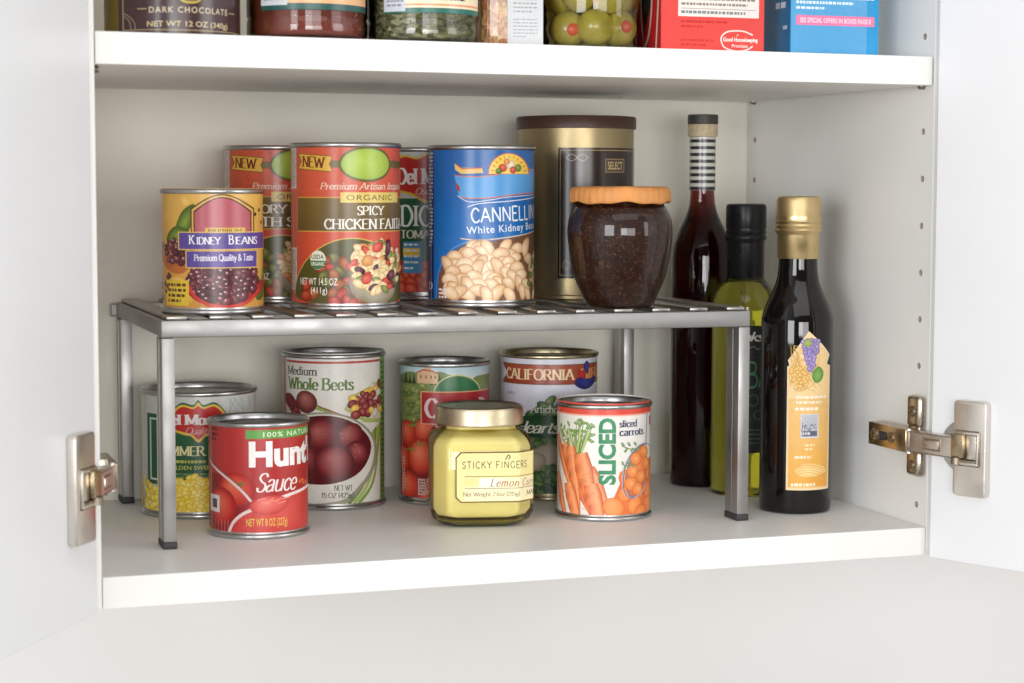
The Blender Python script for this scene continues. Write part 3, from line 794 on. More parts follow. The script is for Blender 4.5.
# --- kidney beans
kx, ky = 0.0887, 0.1168
t = make_can("bean_can", "short kidney bean can with purple banner, front left on the rack", kx, ky, Z1, 0.068, 0.0809)
a = can_art(161, 265.5, 0.068, 315, 190.5, 308)
a.fill((234, 186, 96), (208, 150, 66))
for i in range(10):
    rnd = random.Random(i); a.blob(rnd.uniform(164, 262), rnd.uniform(194, 300), rnd.uniform(8, 16), rnd.uniform(5, 10), rnd.uniform(-1, 1), (244, 208, 116), (234, 188, 94), (222, 166, 74))
for p in (((176, 236), (183, 214), (196, 206), (193, 224), (186, 238)), ((168, 242), (176, 228), (190, 232), (186, 244)), ((255, 300), (262, 270), (268, 240), (270, 262), (264, 296))):
    a.grad(p, (140, 160, 60), (60, 90, 30))
a.poly([(162, 247), (164, 262), (172, 273), (184, 274), (192, 264), (194, 250)], (190, 105, 50), True)
a.pile(lambda x, y: ((x - 178) / 15) ** 2 + ((y - 252) / 13) ** 2 < 1, (160, 238, 196, 268), 26, 5.0, 3.4, BEAN_D, 3, glint=GL_)
for (x, y) in ((255, 216), (261, 224), (252, 230), (259, 212)): a.blob(x, y, 2.3, 1.8, 0, *BEAN_D[1])
# arch emblem
arch = lambda m: [(196 - m, 236 + m)] + [(196 - m + (54 + 2 * m) * k / 12, 214 - m - 14 * sin(pi * k / 12)) for k in range(13)] + [(250 + m, 236 + m)]
a.poly(arch(4), (96, 60, 30)); a.poly(arch(2.8), (222, 178, 90)); a.poly(arch(1.2), (90, 40, 40)); a.poly(arch(0), (188, 92, 104))
a.rect(206, 229, 245, 235.5, (224, 184, 84)); a.text("PREMIUM", 209, 241, 230.2, 234.4, (90, 50, 30), 'sans')
# second bowl at the bottom
a.grad([(184 + 40 - 40 * cos(pi * k / 14) , 282 + 26 * sin(pi * k / 14)) for k in range(15)], (205, 60, 50), (165, 35, 35), smooth=False)
a.pile(lambda x, y: ((x - 223) / 34) ** 2 + ((y - 282) / 20) ** 2 < 1, (186, 262, 262, 303), 84, 6.2, 4.2, BEAN_D, 5, glint=GL_)
a.line([(188, 284), (196, 297), (210, 305), (228, 307), (246, 303), (258, 290)], 3.4, (205, 62, 52), True)
a.rect(180, 233, 263, 251, (232, 190, 100)); a.rect(181, 234, 262.5, 250, (92, 72, 150))
a.text("K", 190, 196.5, 236, 245.5, (250, 248, 250)); a.text("IDNEY", 197.5, 221.5, 238, 245.5, (250, 248, 250))
a.text("B", 228, 233.5, 236, 245.5, (250, 248, 250)); a.text("EANS", 234.5, 256, 238, 245.5, (250, 248, 250))
a.rect(187, 251.5, 256.5, 269, (232, 190, 100)); a.rect(188, 252.2, 255.5, 268, (92, 72, 150))
a.text("Premium Quality & Taste", 195, 252, 255, 263.6, (240, 236, 246))
a.rect(168, 281, 190, 306, (226, 190, 60)); a.micro(170, 187, 283, 304, 4, (90, 60, 30), 0.55, 4)
a.pile(lambda x, y: True, (163, 274, 172, 304), 8, 3, 2, BEAN_D, 9)
put(a, t)

# --- soups
def soup_label(xl, xr, dx, line1, line2, l1, l2, seed):
    a = can_art(290 + dx, 402 + dx, 0.0762, 311, 147.5, 304)
    a.fill((216, 92, 62), (206, 80, 56))
    S = lambda x: x + dx
    rnd = random.Random(seed)
    for i in range(16):                                  # curls in the ground colour
        x, y = rnd.uniform(S(300), S(400)), rnd.choice([rnd.uniform(150, 196), rnd.uniform(150, 196), rnd.uniform(236, 300)]); r = rnd.uniform(2.5, 5); q = rnd.uniform(0, 6)
        a.line([(x + r * (1 - k / 9) * cos(q + k * .8), y + r * (1 - k / 9) * sin(q + k * .8)) for k in range(8)], 0.8, (194, 70, 46), True)
    for y0, y1 in ((152, 192), (250, 292)): a.rect(S(292.3), y0, S(298), y1, (222, 214, 204)); a.micro(S(293), S(297.5), y0 + 2, y1 - 2, 20, (150, 130, 120), .5, 6)
    a.rect(S(299), 200, S(460), 234, (214, 170, 74)); a.rect(S(299.3), 201, S(460), 233, (122, 98, 50), (104, 84, 42))
    a.rect(S(341), 195.5, S(397), 205.5, (232, 206, 110)); a.text("ORGANIC", S(347), S(391), 197.8, 203.2, (90, 66, 34), 'sans', track=.12)
    a.line([(S(331), 168), (S(410), 168)], 7, (112, 96, 44)); a.blob(S(367.5), 168, 29, 17.5, 0, (128, 112, 50), (120, 104, 46), (96, 84, 38), seg=30)
    a.blob(S(367.5), 168, 26.5, 15, 0, (190, 214, 92), (174, 202, 76), (156, 186, 66), seg=30)
    a.poly([(S(300), 157), (S(334), 160), (S(331), 168), (S(334), 176), (S(300), 173), (S(303), 165)], (150, 96, 30)); a.poly([(S(300.8), 158), (S(333), 161), (S(330), 168), (S(333), 175), (S(300.8), 172), (S(303.8), 165)], (234, 182, 72))
    a.text("NEW", S(304), S(327), 160.6, 171.6, (110, 40, 24), 'serif', 1.9, rot=-0.05)
    a.text("Premium Artisan Inspired", S(321), S(405), 186, 194.5, (240, 222, 200), 'serif', 1.2, slant=.22)
    a.text(line1, S(l1[0]), S(l1[1]), 208.5, 217.8, (248, 242, 230), 'serif', 1.7)
    a.text(line2, S(l2[0]), S(l2[1]), 221, 231.5, (248, 242, 230), 'serif', 1.7)
    # dish in a green roundel
    a.grad([(S(352 + 56 * cos(k * pi / 15)), 296 - 56 * sin(k * pi / 15) * (1 if k <= 15 else .2)) for k in range(30)], (70, 66, 34), (88, 84, 36), smooth=False)
    a.line([(S(352 + 56 * cos(k * pi / 20)), 296 - 56 * sin(k * pi / 20)) for k in range(21)], 1.1, (214, 180, 90))
    a.pile(lambda x, y: ((x - S(352)) / 46) ** 2 + ((y - 296) / 42) ** 2 < 1, (S(306), 258, S(398), 304), 46, 7, 5,
           [((196, 120, 70), (150, 80, 40), (84, 44, 24)), ((150, 150, 80), (96, 98, 44), (50, 56, 24)), ((206, 96, 70), (170, 54, 40), (96, 26, 20))], seed)
    a.blob(S(376), 284, 29, 21, 0, (190, 182, 160), (168, 158, 136), (120, 104, 80), seg=26)
    a.pile(lambda x, y: ((x - S(376)) / 25) ** 2 + ((y - 268) / 24) ** 2 < 1, (S(350), 243, S(402), 296), 90, 6.2, 3.4,
           [((250, 232, 190), (236, 206, 150), (186, 146, 90))] * 5 + [((240, 190, 130), (214, 140, 80), (160, 90, 50)), ((226, 110, 90), (200, 62, 50), (130, 30, 26)), ((120, 60, 80), (76, 28, 46), (36, 12, 20)), ((170, 180, 110), (120, 136, 66), (70, 84, 36))], seed + 1)
    a.blob(S(387), 250, 4, 8, -.2, (150, 84, 104), (96, 36, 56), (50, 16, 28)); a.blob(S(390), 277, 7, 5.4, .5, (140, 80, 100), (84, 32, 50), (40, 14, 24))
    a.blob(S(366), 280, 6, 5, .5, (236, 130, 110), (212, 76, 64), (150, 40, 34)); a.blob(S(367), 262, 6.4, 5.6, .5, (242, 190, 130), (222, 150, 90), (170, 100, 60))
    a.blob(S(377), 249, 7, 5, .5, (236, 110, 90), (204, 60, 50), (140, 30, 30))
    # organic seal
    a.blob(S(319), 261.5, 8.8, 9.4, 0, (236, 232, 214), (236, 232, 214), (230, 226, 206), seg=28)
    a.poly([(S(319 + 8 * cos(k * pi / 12)), 262 + 8.6 * sin(k * pi / 12)) for k in range(13)], (70, 120, 76))
    a.text("USDA", S(313), S(325), 256, 260.6, (60, 100, 60), 'sans', .02); a.text("ORGANIC", S(312.5), S(325.5), 263.4, 267, (236, 236, 220), 'sans', .02)
    a.text("NET WT 14.5 OZ", S(302), S(338), 279, 286, (240, 232, 214), 'sans', .01); a.text("(411g)", S(312), S(328), 288, 296, (240, 232, 214), 'sans', .01)
    return a
t = make_can("soup_can", "tall red organic spicy chicken soup can, second from left in the rack's front row", 0.1830, 0.1359, Z1, 0.0762, 0.1116, group="red organic soup cans")
put(soup_label(290, 402, 0, "SPICY", "CHICKEN FAJITA", (357, 384), (325, 405), 3), t)
t = make_can("soup_can", "tall red soup can standing half hidden behind the kidney bean can", 0.1545, 0.228, Z1, 0.0762, 0.1112, group="red organic soup cans")
put(soup_label(224, 326, -67, "SAVORY", "WITH SMOKED", (309, 358), (311, 400), 8), t)

# --- diced tomatoes (behind)
t = make_can("tomato_can", "diced tomato can wedged behind the red soup can and the blue bean can", 0.2680, 0.2350, Z1, 0.0762, 0.1108)
a = can_art(375, 475, 0.0762, 300, 156, 292)
a.fill((196, 196, 190), (200, 190, 180))
a.rect(340, 203, 520, 262, (40, 96, 60), (30, 76, 46)); a.rect(340, 262, 520, 292, (176, 52, 38), (150, 36, 30))
a.pile(lambda x, y: True, (385, 268, 470, 292), 40, 8, 6, [RED3, ((226, 110, 70), (190, 62, 38), (120, 30, 22))], 4)
a.poly([(394, 168), (404, 162), (418, 164), (428, 160), (440, 164), (452, 162), (462, 170), (466, 184), (460, 196), (444, 200), (428, 208), (412, 200), (398, 196), (391, 184)], (222, 180, 60), True)
a.poly([(396, 170), (405, 164), (418, 166), (428, 162), (440, 166), (451, 164), (460, 172), (464, 184), (458, 194), (443, 198), (428, 205), (413, 198), (399, 194), (393, 184)], (190, 44, 40), True)
a.text("Del Monte", 398, 458, 174, 190, (244, 240, 234), 'serif', 2.5); a.text("Quality", 416, 440, 193, 201, (236, 200, 170), 'script')
a.text("DICED", 401, 452, 209, 230, (240, 240, 232), 'serif', 1.8); a.text("TOMATOES", 402, 452, 233, 241, (228, 224, 200), 'serif', 1.8)
a.rect(404, 244, 422, 274, (70, 140, 180)); a.rect(404, 250, 420, 258, (226, 190, 70)); a.micro(405, 419, 244, 272, 5, (230, 230, 230), .35, 5)
put(a, t)

# --- cannellini
t = make_can("bean_can", "tall blue can of white kidney beans at the middle of the rack", 0.2822, 0.1429, Z1, 0.0762, 0.1109)
a = can_art(427, 535.5, 0.0762, 307.7, 150, 301)
a.fill((34, 98, 168), (20, 116, 194))
a.rect(427.5, 151, 434.5, 300, (26, 44, 104)); a.micro(428.3, 433.6, 156, 250, 26, (206, 214, 230), .5, 3); a.text("0", 429.5, 433.3, 284, 292, (220, 224, 235), 'sans')
def ribb(x): return 3.0 * sin((x - 455) / 14) 
top = [(x, 178 + 0.05 * (480 - x) + 2.5 * sin((x - 455) / 16)) for x in range(455, 560, 5)]
bot = [(x, 200 - 0.02 * (x - 455) + 2.0 * sin((x - 455) / 16)) for x in range(460, 560, 5)]
a.poly(top + bot[::-1], (86, 160, 222)); a.line(top, 1.0, (210, 110, 70)); a.line(bot, 1.0, (210, 110, 70))
a.line([(458, 199), (470, 205), (490, 203), (510, 200), (560, 197)], 0.8, (206, 214, 230), True)
a.poly([(455, 168), (462, 172), (482, 172), (483, 177), (462, 178), (456, 174)], (232, 190, 110)); a.line([(456, 168), (463, 173), (482, 172)], 1, (190, 70, 50))
a.poly([(457, 186), (460, 190), (461, 196), (457, 192)], (170, 60, 60)); 
a.poly([(508 + 20.5 * cos(k * pi / 18), 178 - 20.5 * sin(k * pi / 18)) for k in range(19)], (214, 96, 40)); a.poly([(508 + 19.3 * cos(k * pi / 18), 177.6 - 19.3 * sin(k * pi / 18)) for k in range(19)], (246, 206, 84))
for k in range(11):
    q = pi * (k + .5) / 11; a.line([(508 + 14.6 * cos(q), 177 - 14.6 * sin(q)), (508 + 17.4 * cos(q), 177 - 17.4 * sin(q))], .9, (190, 90, 40))
for (x, y, r, c) in ((502, 172, 4.6, RED3), (510, 169, 5, ((250, 240, 220), (230, 214, 180), (170, 150, 110))), (517, 172, 4.4, ((150, 180, 90), (90, 130, 50), (40, 80, 30))), (506, 166, 3.6, ((240, 170, 80), (220, 130, 40), (160, 80, 20))), (512, 174, 4, RED3), (498, 175, 3.4, ((140, 170, 90), (80, 120, 50), (40, 80, 30)))):
    a.blob(x, y, r, r * .85, 0, *c)
a.text("CANNELLINI", 471, 534.4, 208.5, 224.0, (236, 240, 246), 'thin', 1.25, rot=0.05)
a.text("White Kidney Beans", 467, 537, 226.5, 236.0, (226, 232, 240), 'sans', .012, rot=0.06, track=.12)
a.line([(468, 210), (480, 206.5), (510, 204), (560, 199)], .9, (220, 226, 236), True); a.line([(461, 240.5), (480, 242), (510, 239), (560, 232)], 1.1, (226, 200, 170), True)
a.poly([(438, 302), (440, 276), (450, 256), (466, 246), (490, 243), (520, 238), (566, 232), (566, 302)], (120, 84, 62)); a.line([(437, 302), (439, 276), (449, 255), (466, 244.5), (490, 241.5)], 1.0, (120, 150, 200), True)
a.pile(lambda x, y: (y > 246 + max(0, (462 - x)) * 0.9 - (x - 490) * .1) and x > 447, (444, 240, 534, 298), 62, 10.2, 5.9, BEAN_W, 12, .25, bend=.35, rots=(-1.5, 1.3))
a.pile(lambda x, y: True, (527, 262, 540, 290), 12, 4, 3, [((150, 180, 90), (90, 130, 50), (50, 84, 30))], 3)
a.micro(440, 448, 289, 300, 3, (230, 230, 235), .5, 5)
put(a, t)

# --- coffee canister
def canister(name, label, x, y, z, dia, h, body_m, lid_m, lid_h=0.009):
    t = thing(name, label, "canister", (x, y, z), rz_to_cam(x, y)); R = dia / 2
    vs, fs = lathe([(0, 0.0015), (R - .003, .0015), (R - .002, 0), (R, .0008), (R, .003), (R - .0009, .0038), (R - .0009, h - lid_h)], 96); mesh("body", vs, fs, body_m, t, 40)
    vs, fs = lathe([(R - .0006, h - lid_h - .0004), (R + .0008, h - lid_h), (R + .0008, h - .0012), (R, h - .0002), (R - .002, h), (R - .003, h - .0022), (0, h - .0022)], 96); mesh("lid", vs, fs, lid_m, t, 40)
    return t
M_GOLD = mat("gold_tin", (0.42, 0.33, 0.18), 0.38, 0.85, noise=(40, 0.06), bump=(120, 0.05, 0.0006))
M_BROWNLID = mat("brown_plastic", lin((74, 48, 40)), 0.42, noise=(60, .05))
t = canister("coffee_canister", "tall gold coffee canister with brown lid at the back of the rack", 0.3794, 0.2139, Z1, 0.088, 0.1345, M_GOLD, M_BROWNLID)
a = can_art(517, 634, 0.088, 300, 152.5, 279); a.R += .5; a.x0 = a.X(558.5); a.x1 = a.X(633) + 8
a.fill((50, 36, 30), (32, 22, 20))
a.line([(560.5, 277), (560.5, 155), (640, 155)], .9, (170, 146, 100)); a.line([(560.5, 276), (640, 276)], .9, (170, 146, 100))
a.rect(603.5, 163, 622, 176.5, (150, 124, 80)); a.rect(604.3, 164, 621.3, 175.6, (78, 66, 56)); a.text("SELECT", 606, 620, 166, 173.5, (206, 178, 120), 'sans', .01)
for sg in (1, -1): a.line([(566 + 3 * k, 162 + sg * 3.2 * sin(k * .9)) for k in range(8)], .7, (176, 156, 116), True)
a.line([(563, 268), (565, 262), (570, 264), (568, 270), (564, 269)], .7, (176, 156, 116), True)
put(a, t, M_PRINTG)
a = can_art(517, 634, 0.088, 300, 130, 297); a.R += .3
for i in range(9):
    r0 = 14 + i * 1.5; cx, cy = 540, 262
    a.line([(528 + 9 * sin(k * .8 + i), 150 + i * 15 + 6 * cos(k * .8 + i * 2)) for k in range(8)], .55, (190, 165, 100), True)
put(a, t, M_GOLD, "embossed_scrolls")

# --- dark jam jar with orange lid
M_JAM = flake_mat("dark_preserve", [(30, 11, 6), (38, 15, 8), (44, 19, 10), (33, 13, 7), (41, 17, 9), (38, 15, 8), (84, 52, 30)], 800, rough=.3, coat=.7, bump=.2); M_JAM.node_tree.nodes["Principled BSDF"].inputs["Specular IOR Level"].default_value = .15
M_ORANGE = mat("orange_cloth_lid", lin((216, 146, 80)), 0.55, noise=(45, 0.14, (1, 1, .4)), bump=(260, 0.5, 0.0008, (1, 1, .3)))
jx, jy = 0.3662, 0.0919
t = thing("preserve_jar", "round-shouldered jar of dark preserve under a crinkled orange lid", "jar", (jx, jy, Z1), rz_to_cam(jx, jy))
pf = smooth_prof([(0.0220, 0.0006), (0.0238, 0.0026), (0.0278, 0.0115), (0.0314, 0.0205), (0.0342, 0.0336), (0.0360, 0.0465), (0.0362, 0.0545), (0.0350, 0.0620), (0.0323, 0.0675), (0.0304, 0.0702)], 6)
vs, fs = lathe([(0, 0.0006)] + pf + [(0.0300, 0.0760)], 96); mesh("body", vs, fs, M_JAM, t, 60)
bm = bmesh.new()
R0 = 0.0344; seg = 180
prof = [(R0 - .0012, 0.0716), (R0, 0.0718), (R0 + .0004, 0.0730), (R0 + .0003, 0.0785), (R0 - .0006, 0.0815), (R0 - .003, 0.0826), (0.02, 0.0830), (0, 0.0830)]
vs = []; fs = []
for i, (r, z) in enumerate(prof):
    for k in range(seg):
        q = 2 * pi * k / seg; rr = r + (0.00022 * sin(k * 2 * pi / 4.5) + 0.00022 * sin(q * 23 + z * 900)) * (1 if 0 < i < 6 else 0)
        vs.append((rr * sin(q), -rr * cos(q), z + (0.0007 * sin(q * 5 + 1) + .0004 * sin(q * 11)) * (1 if i < 2 else .35 if i < 6 else 0)))
for i in range(len(prof) - 1):
    for k in range(seg): fs.append((i * seg + k, i * seg + (k + 1) % seg, (i + 1) * seg + (k + 1) % seg, (i + 1) * seg + k))
mesh("lid", vs, fs, M_ORANGE, t, 80)

# --- sweet corn (below, behind the rack's front leg)
t = make_can("corn_can", "wide sweet corn can standing behind the rack's front left leg", 0.0967, 0.2263, 0, 0.083, 0.0890)
a = can_art(141, 258, 0.083, 520, 397, 513)
a.fill((206, 208, 202), (200, 202, 196))
for i in range(9):
    rnd = random.Random(i + 40); a.line([(rnd.uniform(225, 232) + i * 3, 402), (rnd.uniform(222, 240) + i * 3, 416)], 1.0, (170, 186, 184))
a.rect(149, 417, 158.5, 487, (44, 92, 66)); a.rect(151.6, 421, 158.5, 483, (190, 214, 200)); a.rect(153, 423, 158.5, 481, (44, 92, 66))
a.rect(163, 436, 236, 486, (34, 96, 60), (30, 84, 52))
a.poly([(171, 418), (182, 405), (194, 407), (199, 402), (204, 407), (216, 405), (227, 418), (226, 432), (214, 438), (206, 440), (199, 446), (192, 440), (184, 438), (172, 432)], (40, 100, 60), True)
a.poly([(172, 418), (182, 407), (194, 409), (199, 404.5), (204, 409), (216, 407), (226, 418), (225, 431), (213, 436.5), (206, 438), (199, 444), (192, 438), (185, 436.5), (173, 431)], (236, 196, 70), True)
a.poly([(174, 418.5), (183, 409), (194, 411), (199, 408), (204, 411), (215, 409), (224, 419), (223, 430), (212, 434), (205, 436), (199, 441), (193, 436), (186, 434), (175, 430)], (200, 44, 42), True)
a.text("Del Monte", 163, 226, 416, 427, (246, 240, 236), 'serif', 2.7); a.text("Quality", 187, 212, 429, 438, (236, 190, 180), 'script')
a.text("SUMMER CRISP", 159, 238, 447.5, 457.5, (238, 232, 170), 'serif', 1.9)
a.micro(176, 226, 461, 465, 1, (190, 196, 90), .7, 8); a.text("GOLDEN SWEET CORN", 168, 232, 467, 471, (206, 208, 90), 'sans', .01); a.micro(176, 224, 474, 480, 2, (120, 160, 90), .5, 9)
a.pile(lambda x, y: y > 480 + 3 * sin(x * .25) + (6 if x < 160 else 0), (140, 476, 262, 514), 260, 4.4, 3.5, CORN, 6)
put(a, t)

# --- tomato sauce (front)
hx_, hy_ = 0.1199, 0.1275
t = make_can("sauce_can", "small red tomato sauce can at the front left of the bottom shelf", hx_, hy_, 0, 0.0685, 0.0772)
a = can_art(208, 310.5, 0.0685, 540, 425.5, 533)
a.fill((186, 54, 52), (168, 44, 44))
a.grad([(207, 532), (207, 484), (222, 476), (240, 480), (250, 500), (250, 532)], (120, 24, 24), (150, 28, 30))
a.blob(236, 491, 21, 17, 0, (226, 110, 80), (196, 52, 42), (140, 24, 26), seg=26); a.blob(222, 509, 20, 20, 0, (228, 116, 90), (190, 46, 40), (120, 18, 22), seg=26)
for k in range(5):
    q = k * 1.25; a.line([(241, 485), (241 + 7 * cos(q), 485 + 4 * sin(q))], 1.6, (90, 120, 50), taper=.7)
a.grad([(250, 508), (262, 500), (285, 496), (314, 492), (314, 534), (232, 534), (238, 520)], (214, 84, 74), (196, 58, 54), smooth=False)
a.line([(230, 534), (234, 524), (243, 515), (256, 509)], 3.2, (226, 205, 200), True); a.line([(268, 503), (290, 497), (314, 492)], 3.0, (240, 220, 216), True)
a.line([(206, 462), (212, 466), (226, 478), (241, 490), (252, 502)], 2.6, (214, 200, 200), True); a.line([(206, 460), (213, 464), (228, 476), (243, 488)], .8, (120, 60, 60), True)
a.blob(270, 506, 20, 9.5, .08, (232, 128, 116), (216, 84, 76), (176, 48, 46), seg=26)
for i in range(7): a.line([(258 + i * 4, 501 + (i % 3) * 2), (266 + i * 4, 499 + (i % 2) * 4)], 1.0, (236, 140, 124))
a.pile(lambda x, y: True, (296, 484, 306, 488), 5, 3, 2, [((240, 150, 100), (220, 100, 60), (160, 60, 40))], 2)
a.rect(247, 431.5, 330, 440, (96, 160, 72)); a.text("100% NATURAL", 264, 318, 433.4, 438.6, (220, 236, 200), 'sans', .02, track=.2)
a.text("Hunt's", 250, 329, 441.5, 468.5, (248, 244, 242), 'sans', .045)
a.text("Sauce", 257, 297, 474, 493, (244, 232, 228), 'script', 1.25)
a.text("NET WT 8 OZ (227g)", 247, 287, 519, 529, (226, 186, 80), 'sans', .012)
a.rect(212, 498, 221, 515, (226, 216, 214)); a.rect(214.3, 502, 218.5, 511, (90, 70, 80)); a.micro(213.5, 220, 430, 445, 3, (110, 20, 24), .6, 4)
for i in range(7): a.line([(210 + i * 3.2, 522), (210 + i * 3.2, 533)], .5, (220, 140, 140))
put(a, t)

# --- beets
t = make_can("beet_can", "white whole beets can with green edge, left of centre under the rack", 0.1961, 0.2284, 0, 0.0762, 0.1123)
a = can_art(282, 386, 0.0762, 511.5, 357.5, 505)
a.fill((232, 228, 220), (226, 222, 214))
a.rect(284.5, 358, 287.5, 505, (196, 110, 100)); a.rect(288.4, 365, 380, 367.2, (186, 70, 62))
a.rect(379.3, 357, 400, 505, (126, 164, 80), (112, 150, 70)); a.micro(380.5, 385, 366, 500, 26, (60, 90, 40), .45, 4)
a.text("Medium", 289.5, 318.5, 370.5, 379.2, (76, 84, 70), 'serif', 1.6); a.text("Whole Beets", 289.5, 354, 381, 393.5, (96, 128, 58), 'serif', 2.0)
BEET = [((196, 110, 106), (134, 46, 52), (66, 18, 26)), ((180, 92, 92), (118, 36, 44), (56, 14, 22))]
a.grad([(286, 402), (292, 398), (300, 410), (292, 414)], (150, 60, 60), (110, 30, 40))
a.blob(307, 405, 12.5, 11, -.3, (190, 116, 104), (124, 54, 54), (66, 22, 28), seg=22)
a.line([(317, 410), (330, 414), (344, 420), (360, 430)], 4.5, (150, 170, 90), True, .4); a.line([(318, 408), (332, 414), (350, 420)], 1.2, (150, 60, 60), True)
a.pile(lambda x, y: True, (292, 412, 300, 418), 4, 4, 3, BEET, 2)
a.poly([(344, 412), (352, 398), (380, 384), (380, 428), (364, 426)], (176, 190, 110)); a.poly([(347, 411), (354, 400), (380, 388), (380, 424), (366, 422)], (222, 214, 190))
a.pile(lambda x, y: y > 404 - (x - 350) * .6, (352, 386, 380, 418), 30, 5, 4, [BEET[0], BEET[1], ((250, 226, 130), (236, 186, 70), (180, 120, 30)), ((240, 232, 214), (220, 206, 180), (170, 150, 120)), BEET[0]], 6)
for i in range(7):
    x = 372 - i * 2.0; a.line([(x + 7, 428 + i * 2), (x + 5, 455), (x - i * 2.5, 486), (x - 14 - i * 3, 505)], 3.4, ((130, 160, 70), (168, 190, 100), (100, 136, 54))[i % 3], True)
bw = [(282 + 44 - 50 * cos(pi * k / 16) + 4, 448 + 46 * sin(pi * k / 16)) for k in range(17)]
a.grad([(276, 448), (280, 430), (300, 418), (330, 415), (358, 424), (375, 446), (374, 470), (360, 492), (340, 506), (290, 508), (278, 480)], (250, 248, 242), (150, 144, 122))
a.grad([(276, 450), (281, 431), (301, 419.5), (330, 416.5), (356, 425), (372.5, 446), (371, 469), (358, 488), (338, 502), (290, 504), (279, 478)], (250, 248, 243), (222, 218, 208))
a.grad([(280, 452), (284, 432), (304, 421), (330, 418), (354, 426), (370, 446), (366, 466), (350, 480), (320, 486), (290, 480)], (120, 34, 40), (90, 24, 30))
rnd = random.Random(2)
for (x, y, r) in ((322, 436, 17), (350, 438, 14), (300, 440, 15), (357, 456, 14), (306, 462, 15), (334, 464, 20), (288, 464, 13)):
    a.blob(x, y, r, r * .88, rnd.uniform(-.5, .5), *BEET[int(x) % 2], seg=24)
    for k in range(7):
        q = rnd.uniform(0, 6.28); f = rnd.uniform(.1, .6); a.blob(x + r * f * cos(q) - r * .15, y + r * f * sin(q) * .8 - r * .2, rnd.uniform(1, 2.6), rnd.uniform(.5, 1.1), rnd.uniform(-1, 1), (206, 140, 134), (160, 84, 84), (120, 44, 50))
a.text("NET WT", 334, 352, 486.5, 492, (90, 84, 74), 'serif', 1.6); a.text("15 OZ (425g)", 322, 353, 493.5, 500.5, (90, 84, 74), 'serif', 1.6)
put(a, t)

# --- crushed tomatoes
t = make_can("tomato_can", "can picturing a green hillside and tomatoes, behind the lemon curd jar", 0.2776, 0.2171, 0, 0.0680, 0.1046)
a = can_art(399, 490.5, 0.0680, 506.5, 367, 499)
a.fill((178, 204, 214), (160, 60, 50))
a.rect(340, 367, 540, 382, (164, 198, 214), (206, 216, 210)); 
a.poly([(340, 384), (400, 380), (412, 375), (424, 378), (440, 374), (452, 378), (470, 382), (480, 379), (540, 384), (540, 430), (340, 430)], (122, 136, 84), True)
for i in range(9): a.line([(398 + i * 1.5, 388 + i * 5), (412, 385 + i * 5.4), (424 + i, 388 + i * 4)], 2.6, ((96, 116, 58), (140, 150, 80))[i % 2], True)
for (x, h_) in ((403, 10), (407, 13), (411, 9), (415, 11), (437, 9), (440, 12), (443, 8), (446, 10), (432, 6)): a.grad([(x - 1.7, 387), (x, 387 - h_), (x + 1.7, 387)], (50, 74, 40), (36, 56, 32), smooth=False)
a.poly([(418, 386), (418, 376), (424, 373), (426, 369), (430, 369), (432, 374), (438, 376), (438, 386)], (214, 176, 136)); a.line([(417, 376), (424, 372.5), (432, 373.5), (439, 376.5)], 1.4, (176, 90, 60))
for x in (421, 426, 431, 435): a.rect(x, 378, x + 1.3, 381, (120, 90, 80))
a.pile(lambda x, y: True, (398, 388, 424, 424), 26, 4, 2.6, [((140, 156, 90), (96, 116, 58), (60, 78, 40)), ((170, 176, 110), (130, 140, 76), (80, 96, 46))], 5)
a.poly([(434 + 23 - 23 * cos(pi * k / 14), 396 - 19 * sin(pi * k / 14)) for k in range(15)], (206, 196, 140)); a.poly([(435 + 22 - 22 * cos(pi * k / 14), 396 - 17.6 * sin(pi * k / 14)) for k in range(15)], (44, 108, 66))
a.rect(398, 425, 540, 500, (150, 34, 30), (120, 20, 22))
a.pile(lambda x, y: True, (398, 420, 440, 430), 14, 5, 2.2, [((120, 140, 70), (70, 96, 44), (40, 60, 30))], 6)
for (x, y, r) in ((408, 436, 14), (426, 432, 14), (446, 436, 14), (466, 434, 14), (404, 462, 15), (422, 458, 19), (450, 470, 18), (476, 464, 17), (408, 488, 17), (430, 494, 15), (460, 496, 16)):
    a.blob(x, y, r, r * .92, .2, (238, 128, 96), (204, 58, 42), (128, 22, 22), seg=24)
for (x, y) in ((412, 452), (421, 446), (414, 428)):
    for k in range(5): a.line([(x, y), (x + 8 * cos(k * 1.3 + .4), y + 5 * sin(k * 1.3 + .4))], 1.5, (110, 136, 60), taper=.8)
a.rect(421.5, 393.5, 540, 426, (222, 170, 120)); a.rect(422.5, 394.5, 540, 425, (172, 44, 48))
a.text("Contadina", 425, 500, 400, 420, (240, 210, 210), 'serif', 2.2)
a.micro(403, 406, 460, 496, 12, (230, 190, 170), .5, 5); a.rect(419, 480, 426, 496, (200, 170, 160)); a.micro(420, 425.5, 481, 495, 5, (110, 60, 60), .5, 7)
put(a, t)

